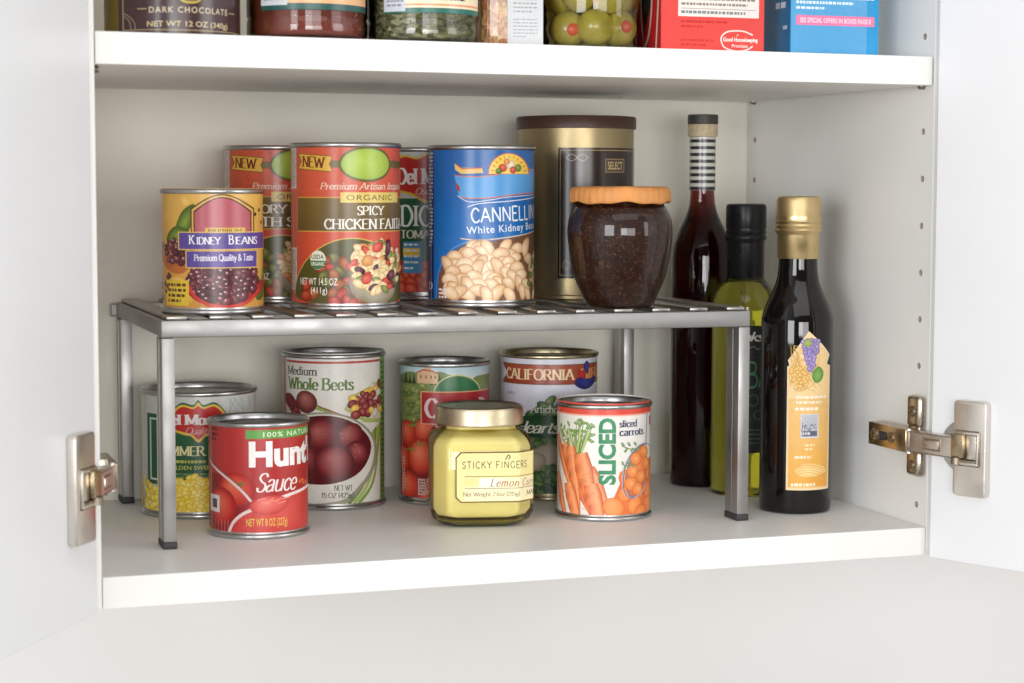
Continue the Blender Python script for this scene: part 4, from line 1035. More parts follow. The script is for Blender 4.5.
# --- artichoke hearts
t = make_can("artichoke_can", "white can with gold rims and a rust banner, behind the sliced carrots", 0.3601, 0.2185, 0, 0.0750, 0.1086, M_GTIN, M_GTINLID)
a = can_art(499, 598, 0.0750, 502.5, 360.5, 495)
a.fill((216, 216, 230), (220, 218, 226))
a.rect(503.6, 368.5, 640, 388.5, (120, 80, 50)); a.rect(504.5, 369.5, 640, 387.5, (166, 78, 52), (150, 62, 42)); a.poly([(503, 369), (508, 378), (503, 388)], (216, 216, 230))
a.text("CALIFORNIA", 507, 574, 373, 384, (240, 214, 170), 'serif', 1.9); a.text("GIRL", 577, 604, 373, 384, (220, 150, 100), 'serif', 1.9)
a.grad([(573, 388), (579, 381), (586, 384), (594, 382), (592, 390), (583, 394)], (60, 66, 150), (36, 40, 100)); a.grad([(582, 372), (585, 366), (588, 370), (586, 378)], (70, 70, 150), (40, 44, 110)); a.grad([(577, 374), (583, 378), (584, 383), (578, 381)], (206, 60, 50), (160, 40, 40))
a.text("Fancy", 508, 516, 395, 400, (110, 110, 130), 'script')
GL = [((120, 150, 90), (62, 100, 56), (26, 54, 32)), ((90, 130, 80), (44, 84, 48), (20, 44, 28)), ((150, 170, 104), (90, 120, 64), (40, 66, 34))]
a.pile(lambda x, y: ((x - 560) / 34) ** 2 + ((y - 440) / 38) ** 2 < 1, (524, 400, 600, 480), 90, 8, 4.5, GL, 7)
a.grad([(515, 428), (522, 420), (560, 418), (600, 420), (600, 436), (560, 440), (524, 438)], (40, 96, 56), (24, 66, 40)); a.text("Artichoke", 530, 566, 408, 416, (220, 226, 210), 'serif', 1.5); a.text("Hearts", 516, 560, 424, 436, (240, 240, 228), 'script', 1.5)
a.blob(548, 462, 22, 16, .2, (196, 186, 166), (170, 160, 140), (120, 120, 90)); a.pile(lambda x, y: True, (520, 470, 570, 494), 30, 9, 4.5, GL, 9)
a.blob(535, 464, 12, 9, .4, (206, 196, 176), (176, 166, 146), (120, 110, 90))
a.text("NET WT 14 OZ (396g)", 512, 572, 488, 494, (60, 60, 66), 'serif', 1.8)
put(a, t)

# --- sliced carrots
t = make_can("carrot_can", "small white sliced carrots can with red top band, front centre right", 0.3659, 0.1195, 0, 0.0683, 0.0816)
a = can_art(556.5, 652.5, 0.0683, 522.5, 406.5, 516)
a.fill((236, 232, 224), (232, 228, 220))
a.rect(480, 406, 720, 417.5, (222, 78, 62)); a.rect(480, 417.5, 720, 419, (240, 170, 150))
def carrot(x0, y0, x1, y1, w, cols=((248, 168, 116), (226, 112, 60), (190, 78, 36))):
    (ax, ay), (bx, by) = a.P((x0, y0)), a.P((x1, y1)); dx, dy = bx - ax, by - ay; l = sqrt(dx * dx + dy * dy); nx, ny = -dy / l, dx / l; w *= a.mm
    hi, mid, lo = [lin(c) for c in cols]; n = 10; prev = None
    for k in range(n + 1):
        t_ = k / n; ww = w * (1 - t_ ** 1.8) * (0.75 + .25 * min(1, t_ * 5)) + .12; cx, cy = ax + dx * t_, ay + dy * t_
        cur = [((cx + nx * ww, cy + ny * ww, lo)), ((cx + nx * ww * .35, cy + ny * ww * .35, hi)), ((cx - nx * ww, cy - ny * ww, mid if k % 2 else lo))]
        if prev:
            for j in (0, 1):
                a.t.append(((prev[j], prev[j + 1], cur[j + 1]), a.l)); a.t.append(((prev[j], cur[j + 1], cur[j]), a.l))
        prev = cur
    a.l += 1
rnd = random.Random(3)
for i in range(34):
    x = rnd.uniform(562, 594); y = rnd.uniform(420, 446); a.line([(578 + (x - 578) * .25, 458), (578 + (x - 578) * .6, 444), (x, y)], 1.3, rnd.choice([(120, 150, 80), (150, 172, 100), (96, 130, 70)]), True, .5)
    a.blob(x, y, 3.2, 1.5, rnd.uniform(-1, 1), (150, 180, 110), (120, 154, 84), (84, 120, 60))
for x in (562, 570, 582, 590): a.line([(x, 430 + abs(x - 576) * .3), (576 + (x - 576) * .5, 455)], 2.2, (186, 200, 130), taper=.2)
carrot(560, 440, 576, 500, 5); carrot(566, 448, 604, 535, 7.5); carrot(590, 470, 614, 525, 8); carrot(572, 450, 582, 520, 8); carrot(582, 456, 598, 530, 10); carrot(560, 478, 572, 540, 6); carrot(570, 486, 586, 545, 8); carrot(592, 486, 606, 540, 9)
for i in range(26):
    x, y = rnd.uniform(562, 602), rnd.uniform(470, 512); a.line([(x - 1.6, y), (x + 1.6, y + .6)], .4, (206, 96, 52))
SL = [((246, 156, 92), (240, 142, 76), (196, 86, 38)), ((242, 148, 82), (234, 130, 66), (188, 80, 34))]
a.grad([(612, 518), (614, 500), (622, 482), (636, 470), (652, 462), (670, 470), (670, 518)], (236, 130, 70), (220, 110, 60), smooth=False)
a.pile(lambda x, y: y > 474 + max(0, 630 - x) * 1.3, (614, 470, 668, 516), 16, 11, 9, SL, 3, .2)
a.line([(646.5, 418), (645.6, 450)], 1.8, (150, 150, 170)); a.blob(638, 474, 14.5, 27, -.28, (220, 200, 200), (150, 140, 160), (110, 100, 120), seg=26); a.blob(638, 474, 12.6, 25, -.28, (240, 150, 90), (232, 126, 66), (200, 96, 46), seg=26)
for (x, y) in ((644, 456), (636, 462), (646, 468), (633, 474), (641, 480), (631, 486), (638, 492)): a.blob(x, y, 7.8, 6.6, -.3, *SL[int(y) % 2], seg=18); a.blob(x + .4, y - .2, 3.0, 2.5, -.3, (250, 178, 112), (246, 164, 96), (238, 140, 76), seg=12)
q_ = [(638 + 14 * cos(k * pi / 14) * cos(.28) - 27 * sin(k * pi / 14) * sin(.28), 474 + 14 * cos(k * pi / 14) * sin(.28) + 27 * sin(k * pi / 14) * cos(.28)) for k in range(29)]
a.line(q_, 1.3, (176, 170, 186)); a.line([(q[0] + .8, q[1] + .3) for q in q_[6:22]], .7, (96, 86, 104))
a.text("SLICED", 599.5, 616.5, 420.5, 486, (52, 136, 92), 'sans', .04, vert=True)
a.text("sliced", 619.5, 637, 423, 430, (60, 60, 104), 'serif', 1.7); a.text("carrots", 619.5, 643, 432, 438.5, (60, 60, 104), 'serif', 1.7)
for (x, y, sc) in ((622, 446, 1), (622, 464, .7)):
    a.line([(x, y + 2), (x + 10 * sc, y + 6 * sc), (x + 18 * sc, y + 4 * sc)], .9, (110, 140, 90), True)
    for k in range(6): a.blob(x + 3 * k * sc + 1, y + 3 * sc + (3.6 if k % 2 else -2.2) * sc, 2.6 * sc, 1.3 * sc, (.9 if k % 2 else -.9), (150, 176, 120), (116, 150, 96), (84, 120, 70))
a.text("U", 648.5, 655, 422, 431, (190, 50, 50), 'serif', 2.2)
put(a, t)

# ================================================================== LEMON CURD JAR
lx, ly = 0.2740, 0.1218
psi = 0.09
t = thing("curd_jar", "square-shouldered glass jar of yellow lemon curd with a gold lid", "jar", (lx, ly, 0), rz_to_cam(lx, ly) + psi)
def jar_path(half, ch, rr, n=6):
    """rounded square with cut corners, counter-clockwise seen from above, starting at the middle of the -Y side"""
    c = half - ch
    P = [(-c, -half), (c, -half), (half, -c), (half, c), (c, half), (-c, half), (-half, c), (-half, -c)]
    out = []
    m = len(P)
    for i in range(m):
        p0, p1, p2 = Vector(P[i - 1]), Vector(P[i]), Vector(P[(i + 1) % m])
        a_, b_ = (p0 - p1).normalized() * rr, (p2 - p1).normalized() * rr
        for k in range(n + 1):
            s = k / n; out.append((p1 + a_) * (1 - s) ** 2 + p1 * 2 * s * (1 - s) + (p1 + b_) * s ** 2)
    return out
def loft(secs, cap0=True, cap1=True):
    n = len(secs[0][0]); vs = []; fs = []
    for pts, z in secs: vs += [(p[0], p[1], z) for p in pts]
    for i in range(len(secs) - 1):
        for k in range(n): fs.append((i * n + k, i * n + (k + 1) % n, (i + 1) * n + (k + 1) % n, (i + 1) * n + k))
    if cap0: fs.append(tuple(range(n - 1, -1, -1)))
    if cap1: fs.append(tuple((len(secs) - 1) * n + k for k in range(n)))
    return vs, fs
def blend(p, q, f): return [a_ * (1 - f) + b_ * f for a_, b_ in zip(p, q)]
def sect(s_, rfac):
    """octagon-ish path scaled by s_, blended by rfac towards a circle"""
    base = jar_path(0.0352 * s_, 0.0112 * s_, 0.0022 * s_)
    circ = [p.normalized() * (0.0352 * s_) for p in base]
    return blend(base, circ, rfac)
M_CURD = mat("lemon_curd", lin((250, 234, 148)), 0.45, noise=(30, 0.06), Subsurface_Weight=0.25, Subsurface_Radius=(0.01, 0.008, 0.002), Subsurface_Scale=0.6)
M_JGLASS = thin_glass("jar_glass", (1, 1, 0.995))
M_JBASE = mat("jar_base_glass", lin((206, 198, 96)), 0.12, coat=1.0, noise=(40, .1))
M_GOLDLID = mat("gold_screw_lid", (0.60, 0.51, 0.35), 0.36, 1.0, noise=(90, 0.10), bump=(200, 0.06, 0.0004))
inn = [(sect(.80, .7), .0062), (sect(.90, .3), .0078), (sect(.945, 0), .0125), (sect(.945, 0), .0550), (sect(.92, .3), .0600), (sect(.86, .8), .0638), (sect(.80, 1), .0660), (sect(.78, 1), .0695)]
vs, fs = loft(inn); mesh("curd", vs, fs, M_CURD, t, 40)
out_ = [(sect(.72, 1), .0), (sect(.86, 1), .0004), (sect(.91, .8), .0022), (sect(.965, .2), .0052), (sect(1, 0), .0100), (sect(1, 0), .0565), (sect(.985, .2), .0608), (sect(.93, .6), .0646), (sect(.86, 1), .0669), (sect(.835, 1), .0695)]
vs, fs = loft(out_); mesh("glass", vs, fs, M_JGLASS, t, 40)
base_ = [(sect(.70, 1), .0006), (sect(.84, 1), .0008), (sect(.90, .8), .0026), (sect(.93, .35), .0044), (sect(.86, .7), .0046)]
vs, fs = loft(base_); mesh("glass_base", vs, fs, M_JBASE, t, 40)
Rl = 0.0305
vs, fs = lathe([(r_, z_ + .0036) for r_, z_ in [(Rl - .002, .0655), (Rl, .0652), (Rl + .0003, .0662), (Rl, .0672), (Rl, .0755), (Rl - .0006, .0772), (Rl - .0022, .0778), (Rl - .0035, .0772), (Rl - .0045, .0766), (Rl - .009, .0768), (0, .0769)]], 96); mesh("lid", vs, fs, M_GOLDLID, t, 40)
# paper label round the front and the right corner
path = sect(1, 0); path.append(path[0])
i_start = 0
cum = [0.0]
for i in range(len(path) - 1): cum.append(cum[-1] + (path[i + 1] - path[i]).length * 1000)
# middle of the front side: between end of corner 0 and start of corner 1
n_c = 7
front_mid = (cum[n_c - 1] + cum[n_c]) / 2
def curd_surf(x, y, off):
    s_ = (front_mid + x) % cum[-1]
    lo = 0
    for i in range(len(cum) - 1):
        if cum[i] <= s_ + 1e-9: lo = i
        else: break
    a_, b_ = path[lo], path[lo + 1]; f = (s_ - cum[lo]) / (cum[lo + 1] - cum[lo]); p = a_ + (b_ - a_) * f
    e = (b_ - a_).normalized(); nrm = Vector((e[1], -e[0]))
    p = p + nrm * (off + .12) * .001
    return (p[0], p[1], y * .001), (nrm[0], nrm[1], 0)
a = Art(484.5, 1, 1, 526.5, 0.700, 0, 1, True)
a.y0, a.y1, a.x0, a.x1 = a.Y(502), a.Y(449), a.X(457), a.X(556)
def oct_(m, c): return [(457 + m + c, 451 + m), (554 - m - c, 451 + m), (554 - m, 451 + m + c), (554 - m, 500.5 - m - c), (554 - m - c, 500.5 - m), (457 + m + c, 500.5 - m), (457 + m, 500.5 - m - c), (457 + m, 451 + m + c)]
a.poly(oct_(0, 5), (112, 80, 40)); a.poly(oct_(1.2, 4.6), (244, 230, 160))
a.rect(466, 476.5, 552, 498.5, (243, 232, 190)); a.rect(466, 476.8, 482, 485, (250, 224, 150)); a.rect(480, 477, 500, 485.5, (238, 236, 222))
a.rect(466, 474.6, 552, 475.4, (150, 130, 90)); a.rect(466, 486.3, 552, 487, (150, 130, 90))
a.text("STICKY FINGERS", 463.5, 530, 460, 467.5, (70, 60, 40), 'thin', 1.15, track=1.2); a.line([(505.5, 459), (508, 454.5), (510, 456), (508.5, 458.5)], 1, (60, 60, 50), True)
a.text("Lemon Curd", 491, 545, 477.3, 485.2, (160, 90, 60), 'script', 1.3, track=1.8)
a.text("Net Weight 7.6oz (215g)", 464, 520, 490, 495.5, (150, 130, 90), 'serif', 1.4); a.text("MADE", 530, 548, 490, 494.5, (130, 100, 60), 'serif', 1.4)
# slice on a fine grid that includes the path's own corners: straight runs stay flat
a.build("label", curd_surf, 0.5, M_PRINTM, t)

# ================================================================== BOTTLES
def bottle(name, label, x, y, prof, gm, seg=96, parts=()):
    t = thing(name, label, "bottle", (x, y, 0), rz_to_cam(x, y))
    vs, fs = lathe(prof, seg); mesh("glass", vs, fs, gm, t, 50)
    return t
M_BLACKGLASS = mat("black_bottle_glass", (0.006, 0.0045, 0.004), 0.035, spec=0.5)
M_FOILG = mat("gold_foil", (0.72, 0.55, 0.28), 0.36, 1.0, noise=(70, 0.08), bump=(260, 0.12, 0.0005))
M_BLKCAP = mat("black_capsule", (0.010, 0.010, 0.011), 0.33, spec=.3, noise=(80, .1), bump=(200, 0.06, 0.0004))
bx, by = 0.5058, 0.0975
Rb = 0.0258
pb = [(0.0, 0.002), (0.018, 0.002), (Rb - .003, 0.0), (Rb - .0008, 0.001), (Rb, 0.004), (Rb, 0.128)] + smooth_prof([(Rb, 0.130), (0.0254, 0.1385), (0.0228, 0.1475), (0.0188, 0.1560), (0.0156, 0.1640), (0.0142, 0.1720), (0.0136, 0.185), (0.0134, 0.222)], 5)
t = bottle("vinegar_bottle", "black bottle with gold foil neck and peach label, nearest the right side panel", bx, by, pb, M_BLACKGLASS)
vs, fs = lathe([(0.01445, 0.1812), (0.0147, 0.1816), (0.0150, 0.1980), (0.0154, 0.1992), (0.0162, 0.1998), (0.0167, 0.2012), (0.0159, 0.2028), (0.0165, 0.2044), (0.0159, 0.2060), (0.0165, 0.2076), (0.0158, 0.2092), (0.0162, 0.2106), (0.0157, 0.2120), (0.0158, 0.2225), (0.0148, 0.2248), (0.0130, 0.2256), (0, 0.2256)], 72)
mesh("foil_cap", vs, fs, M_FOILG, t, 40)
a = can_art(761, 833, 2 * Rb, 515.5, 330, 492); a.R = Rb * 1000; a.rp = a.R / a.mm
a.x0, a.x1 = a.X(787.5) - .1, a.X(831)
outl = lambda m: [(788 + m, 491 - m), (788 + m, 368), (790 + m, 367), (788.5 + m * 1.3, 362), (808.5, 333 + m * 1.4), (829 - m * 1.3, 357), (826.5 - m, 366), (829.5 - m, 368), (829.5 - m, 491 - m)]
a.poly(outl(0), (238, 216, 178)); a.poly(outl(1), (240, 206, 150))
a.rect(790, 400, 828, 488, (236, 192, 122), (234, 172, 76)); a.rect(790, 452, 828, 488, (236, 180, 90), (232, 164, 66))
rnd = random.Random(5)
for i in range(24): a.line([(rnd.uniform(791, 806), rnd.uniform(345, 392)), (rnd.uniform(791, 812), rnd.uniform(345, 392)), (rnd.uniform(796, 822), rnd.uniform(350, 396))], .6, (206, 160, 80), True)
a.pile(lambda x, y: ((x - 799) / 10) ** 2 + ((y - 378) / 10) ** 2 < 1, (789, 364, 812, 396), 30, 2.2, 2, [((246, 216, 140), (222, 170, 80), (180, 120, 50))], 3)
a.pile(lambda x, y: abs(x - 811) < 8 - (y - 345) * .22, (800, 342, 822, 372), 44, 2.5, 2.4, [((176, 160, 206), (132, 112, 172), (84, 66, 124)), ((190, 176, 216), (146, 128, 184), (96, 78, 136))], 4)
a.grad([(812, 376), (818, 368), (823, 374), (821, 382), (815, 384)], (140, 180, 90), (90, 140, 60)); a.grad([(803, 345), (808, 340), (812, 345), (807, 349)], (170, 180, 100), (130, 150, 70))
a.micro(797, 826, 396, 406, 2, (250, 238, 214), .5, 4); a.micro(796, 826, 407, 413, 1, (250, 238, 214), .5, 5)
a.rect(801.5, 415, 819, 439, (214, 214, 214)); a.rect(802.5, 416, 818, 438, (188, 190, 196))
for i in range(30): x, y = rnd.uniform(803, 817), rnd.uniform(422, 434); a.line([(x, y), (x + rnd.uniform(-1.5, 1.5), y + rnd.uniform(1, 4))], .7, rnd.choice([(90, 96, 120), (60, 64, 80), (130, 134, 150)]))
a.rect(803, 432, 817.5, 437, (96, 100, 116)); a.micro(803.5, 817, 432.3, 436.6, 1, (210, 210, 216), .6, 4)
a.micro(806, 816, 444, 452, 2, (250, 226, 170), .5, 6); a.text("Balsamico", 797, 821, 456, 461, (250, 236, 206), 'serif', 1.3) if False else a.micro(796, 823, 456, 460, 1, (250, 236, 206), .6, 8)
a.grad([(797, 470), (808, 464), (824, 468), (826, 474), (812, 478), (800, 476)], (250, 222, 160), (240, 196, 116))
for k in range(4): a.line([(798, 468 + k * 2.4), (810, 466 + k * 2.4), (825, 471 + k * 2.2)], .5, (214, 150, 80), True)
a.micro(793, 826, 483, 488, 1, (252, 236, 200), .6, 9)
put(a, t, M_PRINTM)

# green oil bottle
M_OIL = liquid_glass("olive_oil_glass", (0.86, 0.84, 0.01), 40, (1, 1, 0.9), 0.015)
gx, gy = 0.5035, 0.1790
Rg = 0.0250
pg = [(0.0, 0.003), (0.016, 0.003), (Rg - .003, 0.0), (Rg - .0006, 0.0012), (Rg, 0.004), (Rg, 0.134)] + smooth_prof([(Rg, 0.136), (0.0247, 0.1440), (0.0226, 0.1515), (0.0188, 0.1575), (0.0150, 0.1625), (0.0136, 0.1700), (0.0132, 0.2120)], 5)
t = bottle("oil_bottle", "yellow-green oil bottle with black cap and black label, between two dark bottles", gx, gy, pg, M_OIL)
vs, fs = lathe([(0.0136, 0.1628), (0.0139, 0.1632), (0.0139, 0.1895), (0.0142, 0.1915), (0.0152, 0.1927), (0.0155, 0.1945), (0.0147, 0.1962), (0.0154, 0.1982), (0.0147, 0.2000), (0.0152, 0.2016), (0.0152, 0.2165), (0.0146, 0.2188), (0.0130, 0.2195), (0, 0.2195)], 72)
mesh("cap", vs, fs, M_BLKCAP, t, 40)
a = can_art(709, 777, 2 * Rg, 497.5, 322, 452); a.R = Rg * 1000; a.rp = a.R / a.mm; a.x0, a.x1 = a.X(726), a.X(775)
a.fill((26, 26, 24), (18, 20, 18))
a.text("Oil & Links", 729, 765, 328, 340, (206, 206, 196), 'script', 1.5) if False else a.text("inks", 738, 762, 328, 338, (206, 206, 196), 'script', 1.6)
a.text("BASIL", 747, 786, 358, 386, (60, 110, 74), 'thin', .9); a.text("OLIVE", 746, 786, 392, 404, (50, 90, 62), 'thin', .8); a.text("OIL", 752, 776, 408, 418, (50, 90, 62), 'thin', .8)
a.line([(748, 345), (752, 343), (756, 346), (762, 343)], .7, (120, 120, 110), True)
for i in range(60): x, y = rnd.uniform(746, 770), rnd.uniform(348, 448); a.line([(x, y), (x + .8, y)], .7, (70, 84, 66))
a.micro(748, 768, 426, 444, 4, (60, 84, 60), .3, 3)
put(a, t, M_PRINTM)

# slim dark vinegar bottle
M_RED = liquid_glass("dark_red_glass", (0.50, 0.03, 0.018), 155, (0.9, 0.55, 0.5), 0.02)
M_SLEEVE = print_mat("sleeve_print", 0.25)
M_CORK = mat("cork_band", lin((196, 178, 146)), 0.6, noise=(300, .2))
M_STOP = mat("stopper_grey", lin((62, 60, 56)), 0.5)
vx, vy = 0.4905, 0.2310
Rv = 0.0236
pv = [(0.0, 0.003), (0.014, 0.003), (Rv - .003, 0.0), (Rv - .0008, 0.001), (Rv, 0.004), (Rv, 0.170)] + smooth_prof([(Rv, 0.172), (0.0234, 0.1800), (0.0218, 0.1890), (0.0182, 0.1985), (0.0138, 0.2075), (0.0106, 0.2160), (0.0096, 0.2240), (0.0092, 0.235), (0.0090, 0.2730)], 5)
t = bottle("vinegar_bottle", "slim dark red bottle with striped neck at the back beside the rack", vx, vy, pv, M_RED)
vs, fs = lathe([(0.0093, 0.2706), (0.0112, 0.2708), (0.0115, 0.2715), (0.0116, 0.2790), (0.0114, 0.2802)], 60); mesh("cork", vs, fs, M_CORK, t, 40)
vs, fs = lathe([(0.0110, 0.2803), (0.0118, 0.2806), (0.0118, 0.2870), (0.0112, 0.2877), (0, 0.2877)], 60); mesh("stopper", vs, fs, M_STOP, t, 40)
a = Art(703, 1, 9.9, 0, .78, 229.5, 270.5); 
a.fill((206, 204, 196))
for k in range(8):
    y0_ = 229.7 + k * 5.2
    a.add([((a.x0, y0_), (a.x1, y0_), (a.x1, y0_ + 2.5)), ((a.x0, y0_), (a.x1, y0_ + 2.5), (a.x0, y0_ + 2.5))], lin((44, 44, 48))); a.l += 1
f, w = cyl_surf(9.9); a.build("striped_sleeve", f, w, M_SLEEVE, t)

# ================================================================== UPPER SHELF
HZ = H + 0.0003
# cocoa canister
M_COCOA = mat("cocoa_gold", lin((150, 128, 60)), 0.30, .75, noise=(50, .05))
x, y = 0.0545, 0.0560
t = canister("cocoa_canister", "gold and plum dark chocolate canister at the left end of the upper shelf", x, y, HZ, 0.0845, 0.14, M_COCOA, M_BROWNLID)
a = can_art(97, 237, 0.0845, 36, -140, 35.4); a.R += 1.5; a.x0 = a.X(116); a.x1 = a.X(231)
a.fill((74, 50, 52), (66, 44, 46))
a.rect(120, -138, 121, 31.5, (170, 150, 110)); a.rect(120, 31, 229, 31.8, (170, 150, 110))
a.line([(120, 14), (126, 18), (131, 24), (132, 31)], .7, (170, 150, 120), True); a.line([(120, 17), (126, 22), (128, 31)], .7, (170, 150, 120), True)
a.text("DARK CHOCOLATE", 145, 219, 8.5, 14.5, (206, 190, 160), 'sans', .015, track=.25, arch=0.5); a.rect(134, 10.5, 143, 11.3, (190, 170, 130)); a.rect(220.5, 12, 226, 12.8, (190, 170, 130))
a.text("NET WT 12 OZ (340g)", 143, 219, 22.5, 29.5, (206, 186, 140), 'sans', .012, arch=.5)
a.blob(184, 1, 11, 4.5, 0, (220, 200, 110), (206, 186, 90), (150, 130, 60)); a.blob(184, 1, 8, 2.6, 0, (150, 120, 60), (140, 110, 60), (110, 84, 50))
put(a, t, M_PRINTG)
# two spice bottles
def spice(name, label, x, y, dia, content, art, lidcol, xl, xr, h=0.125):
    t = thing(name, label, "spice bottle", (x, y, HZ), rz_to_cam(x, y), "spice bottles on the upper shelf"); R = dia / 2
    vs, fs = lathe(smooth_prof([(R - .006, .003), (R - .003, .0045), (R - .0022, .010)], 4) + [(R - .0022, h - .032), (R - .007, h - .024), (R - .010, h - .022)], 72); mesh("contents", vs, fs, content, t, 50)
    vs, fs = lathe([(0, .0006), (R - .006, .0006)] + smooth_prof([(R - .004, .0004), (R - .0012, .0018), (R, .006)], 4) + [(R, .013), (R - .0006, .0142), (R - .0006, .015), (R, .016), (R, h - .034), (R - .004, h - .024), (R - .009, h - .018)], 72); mesh("glass", vs, fs, M_JGLASS, t, 50)
    vs, fs = lathe([(R - .005, h - .022), (R - .004, h - .021), (R - .004, h - .001), (R - .005, h), (0, h)], 60); mesh("cap", vs, fs, lidcol, t, 40)
    a = can_art(xl, xr, dia, 42, -60, 12.5); a.R = R * 1000 + .1; a.rp = a.R / a.mm; art(a); put(a, t)
    return t
M_PAPRIKA = flake_mat("paprika_powder", [(120, 50, 34), (134, 58, 40), (126, 54, 38), (142, 64, 44)], 900, rough=.8, coat=.6, bump=.15)
M_HERB = flake_mat("dried_herb", [(54, 58, 34), (94, 96, 58), (128, 128, 84), (74, 78, 44), (176, 172, 130), (52, 54, 32)], 270, (1, 1, 1.9), .8, .5, .9)
M_CREAMCAP = mat("cream_cap", lin((214, 204, 180)), .4, noise=(30, .05))
def art_red(a):
    a.x0, a.x1 = a.X(259), a.X(363)
    a.fill((240, 222, 196), (240, 206, 170)); a.rect(250, 6, 366, 13, (32, 84, 80)); a.rect(250, -2, 366, 6.2, (226, 176, 130)); a.rect(259, -50, 285, 8, (214, 216, 220)); a.micro(262, 283, -10, 4, 4, (120, 120, 130), .4, 2)
    a.micro(290, 360, -12, -4, 2, (90, 90, 80), .5, 3)
def art_herb(a):
    a.x0, a.x1 = a.X(384), a.X(477)
    a.fill((240, 226, 204), (240, 220, 186)); a.rect(380, 7.5, 480, 16, (32, 104, 92)); a.rect(380, 3.5, 480, 5.5, (226, 150, 110)); a.rect(384, -50, 405, 11, (196, 200, 210)); a.micro(387, 403, -14, 7, 5, (120, 124, 140), .4, 2)
    a.micro(410, 474, -14, 1, 3, (60, 60, 60), .55, 4)
spice("spice_bottle", "wide glass bottle of brick-red ground spice beside the dark chocolate canister", 0.1395, 0.0580, 0.0760, M_PAPRIKA, art_red, M_CREAMCAP, 243, 366)
spice("spice_bottle", "glass bottle of dried green herb flakes, right of the red spice", 0.2150, 0.0560, 0.0720, M_HERB, art_herb, M_CREAMCAP, 366, 479)
# pasta packet with a white strip
x, y = 0.2760, 0.0700
t = thing("pasta_packet", "packet of brown pasta twists with a white printed strip, left of the olives", "packet", (x, y, HZ), rz_to_cam(x, y) * .4)
M_PASTA = flake_mat("pasta_twists", [(120, 74, 40), (176, 130, 80), (206, 166, 110), (150, 92, 50), (196, 110, 54)], 480, (1, 1, .6), .5, .8, .9)
bm = bmesh.new(); abox(bm, -.0205, .0205, -.022, .022, 0.0, .13, .006, 4); from_bm("bag", bm, M_PASTA, t, 50)
a = Art(528, 1, 1, 46.5, .66, 0, 1, True); a.x0, a.x1, a.y0, a.y1 = -11.8, 11.8, 0.4, 128
a.fill((204, 206, 208)); 
a.micro(516, 540, -8, 12, 5, (150, 152, 156), .35, 3); a.micro(516, 540, 16, 36, 6, (160, 162, 166), .35, 4)
a.build("white_strip", plane_surf((.0082, -.0221, 0), (1, 0, 0), (0, 0, 1), (0, -1, 0)), 1e6, M_PRINTM, t)
# olives
x, y = 0.3340, 0.0640
t = thing("olive_jar", "glass jar of green stuffed olives, left of the red box", "jar", (x, y, HZ), rz_to_cam(x, y)); R = .0345
M_OLIVE = mat("olive_skin", lin((170, 158, 66)), .3, noise=(120, .15), coat=.4, Subsurface_Weight=.15, Subsurface_Radius=(.004, .004, .001), Subsurface_Scale=.5)
M_PIM = mat("pimento", lin((206, 84, 44)), .35)
M_BRINE = mat("brine", lin((120, 112, 44)), .5, noise=(60, .2))
rnd = random.Random(11); fill = bmesh.new()
jar_rz = rz_to_cam(x, y)
def olive_shape(bmo, bmp, c, ax):
    ret = bmesh.ops.create_uvsphere(bmo, u_segments=24, v_segments=16, radius=.0122)
    M3 = Vector((0, 0, 1)).rotation_difference(ax).to_matrix().to_4x4()
    bmesh.ops.scale(bmo, verts=ret['verts'], vec=(1, 1, 1.12)); bmesh.ops.transform(bmo, verts=ret['verts'], matrix=Matrix.Translation(c) @ M3)
    if bmp is not None:
        ret = bmesh.ops.create_uvsphere(bmp, u_segments=16, v_segments=10, radius=.0052); bmesh.ops.translate(bmp, verts=ret['verts'], vec=c + ax * .0098)
for lay in range(4):
    for k in range(6):
        q = 2 * pi * k / 6 + .5 * (lay % 2) + .1; c = Vector((.0190 * sin(q), -.0190 * cos(q), .0155 + lay * .0215 + rnd.uniform(-.001, .001)))
        ax = Vector((rnd.uniform(-1, 1), rnd.uniform(-.7, 1), rnd.uniform(-.6, .6))).normalized()
        if lay == 0 and k == 5: ax = Vector((.25, -1, -.1)).normalized()
        if lay < 2 and cos(q) > .2:
            bo, bp_ = bmesh.new(), bmesh.new(); olive_shape(bo, bp_, Vector((0, 0, .0122)), ax)
            o = from_bm("olive", bo, M_OLIVE, None, 180); o["category"] = "olive"; o["label"] = {(0, 5): "green stuffed olive at the jar's bottom left, its red pimento facing out", (0, 0): "green olive in the middle of the jar's bottom row", (0, 1): "green olive at the right end of the jar's bottom row", (1, 0): "green olive in the jar's second row, towards the right", (1, 5): "green olive in the jar's second row, towards the left"}.get((lay, k), "green olive at the edge of the jar"); o["group"] = "stuffed olives in the glass jar"
            w_ = Matrix.Rotation(jar_rz, 3, 'Z') @ c; o.location = (x + w_.x, y + w_.y, HZ + w_.z - .0122); o.rotation_euler = (0, 0, jar_rz)
            from_bm("pimento", bp_, M_PIM, o, 180)
        else: olive_shape(fill, None, c, ax)
from_bm("olive_filling", fill, M_OLIVE, t, 180)
vs, fs = lathe([(0, .002), (.012, .002), (.012, .09), (0, .09)], 40); mesh("brine", vs, fs, M_BRINE, t, 40)
vs, fs = lathe([(0, .0006), (R - .006, .0006), (R - .002, .0012), (R, .005), (R, .088), (R - .006, .098), (R - .008, .104)], 80); mesh("glass", vs, fs, M_JGLASS, t, 50)
vs, fs = lathe([(R - .0075, .100), (R - .0055, .1005), (R - .0055, .113), (R - .007, .1145), (0, .1145)], 60); mesh("lid", vs, fs, M_GOLDLID, t, 40)

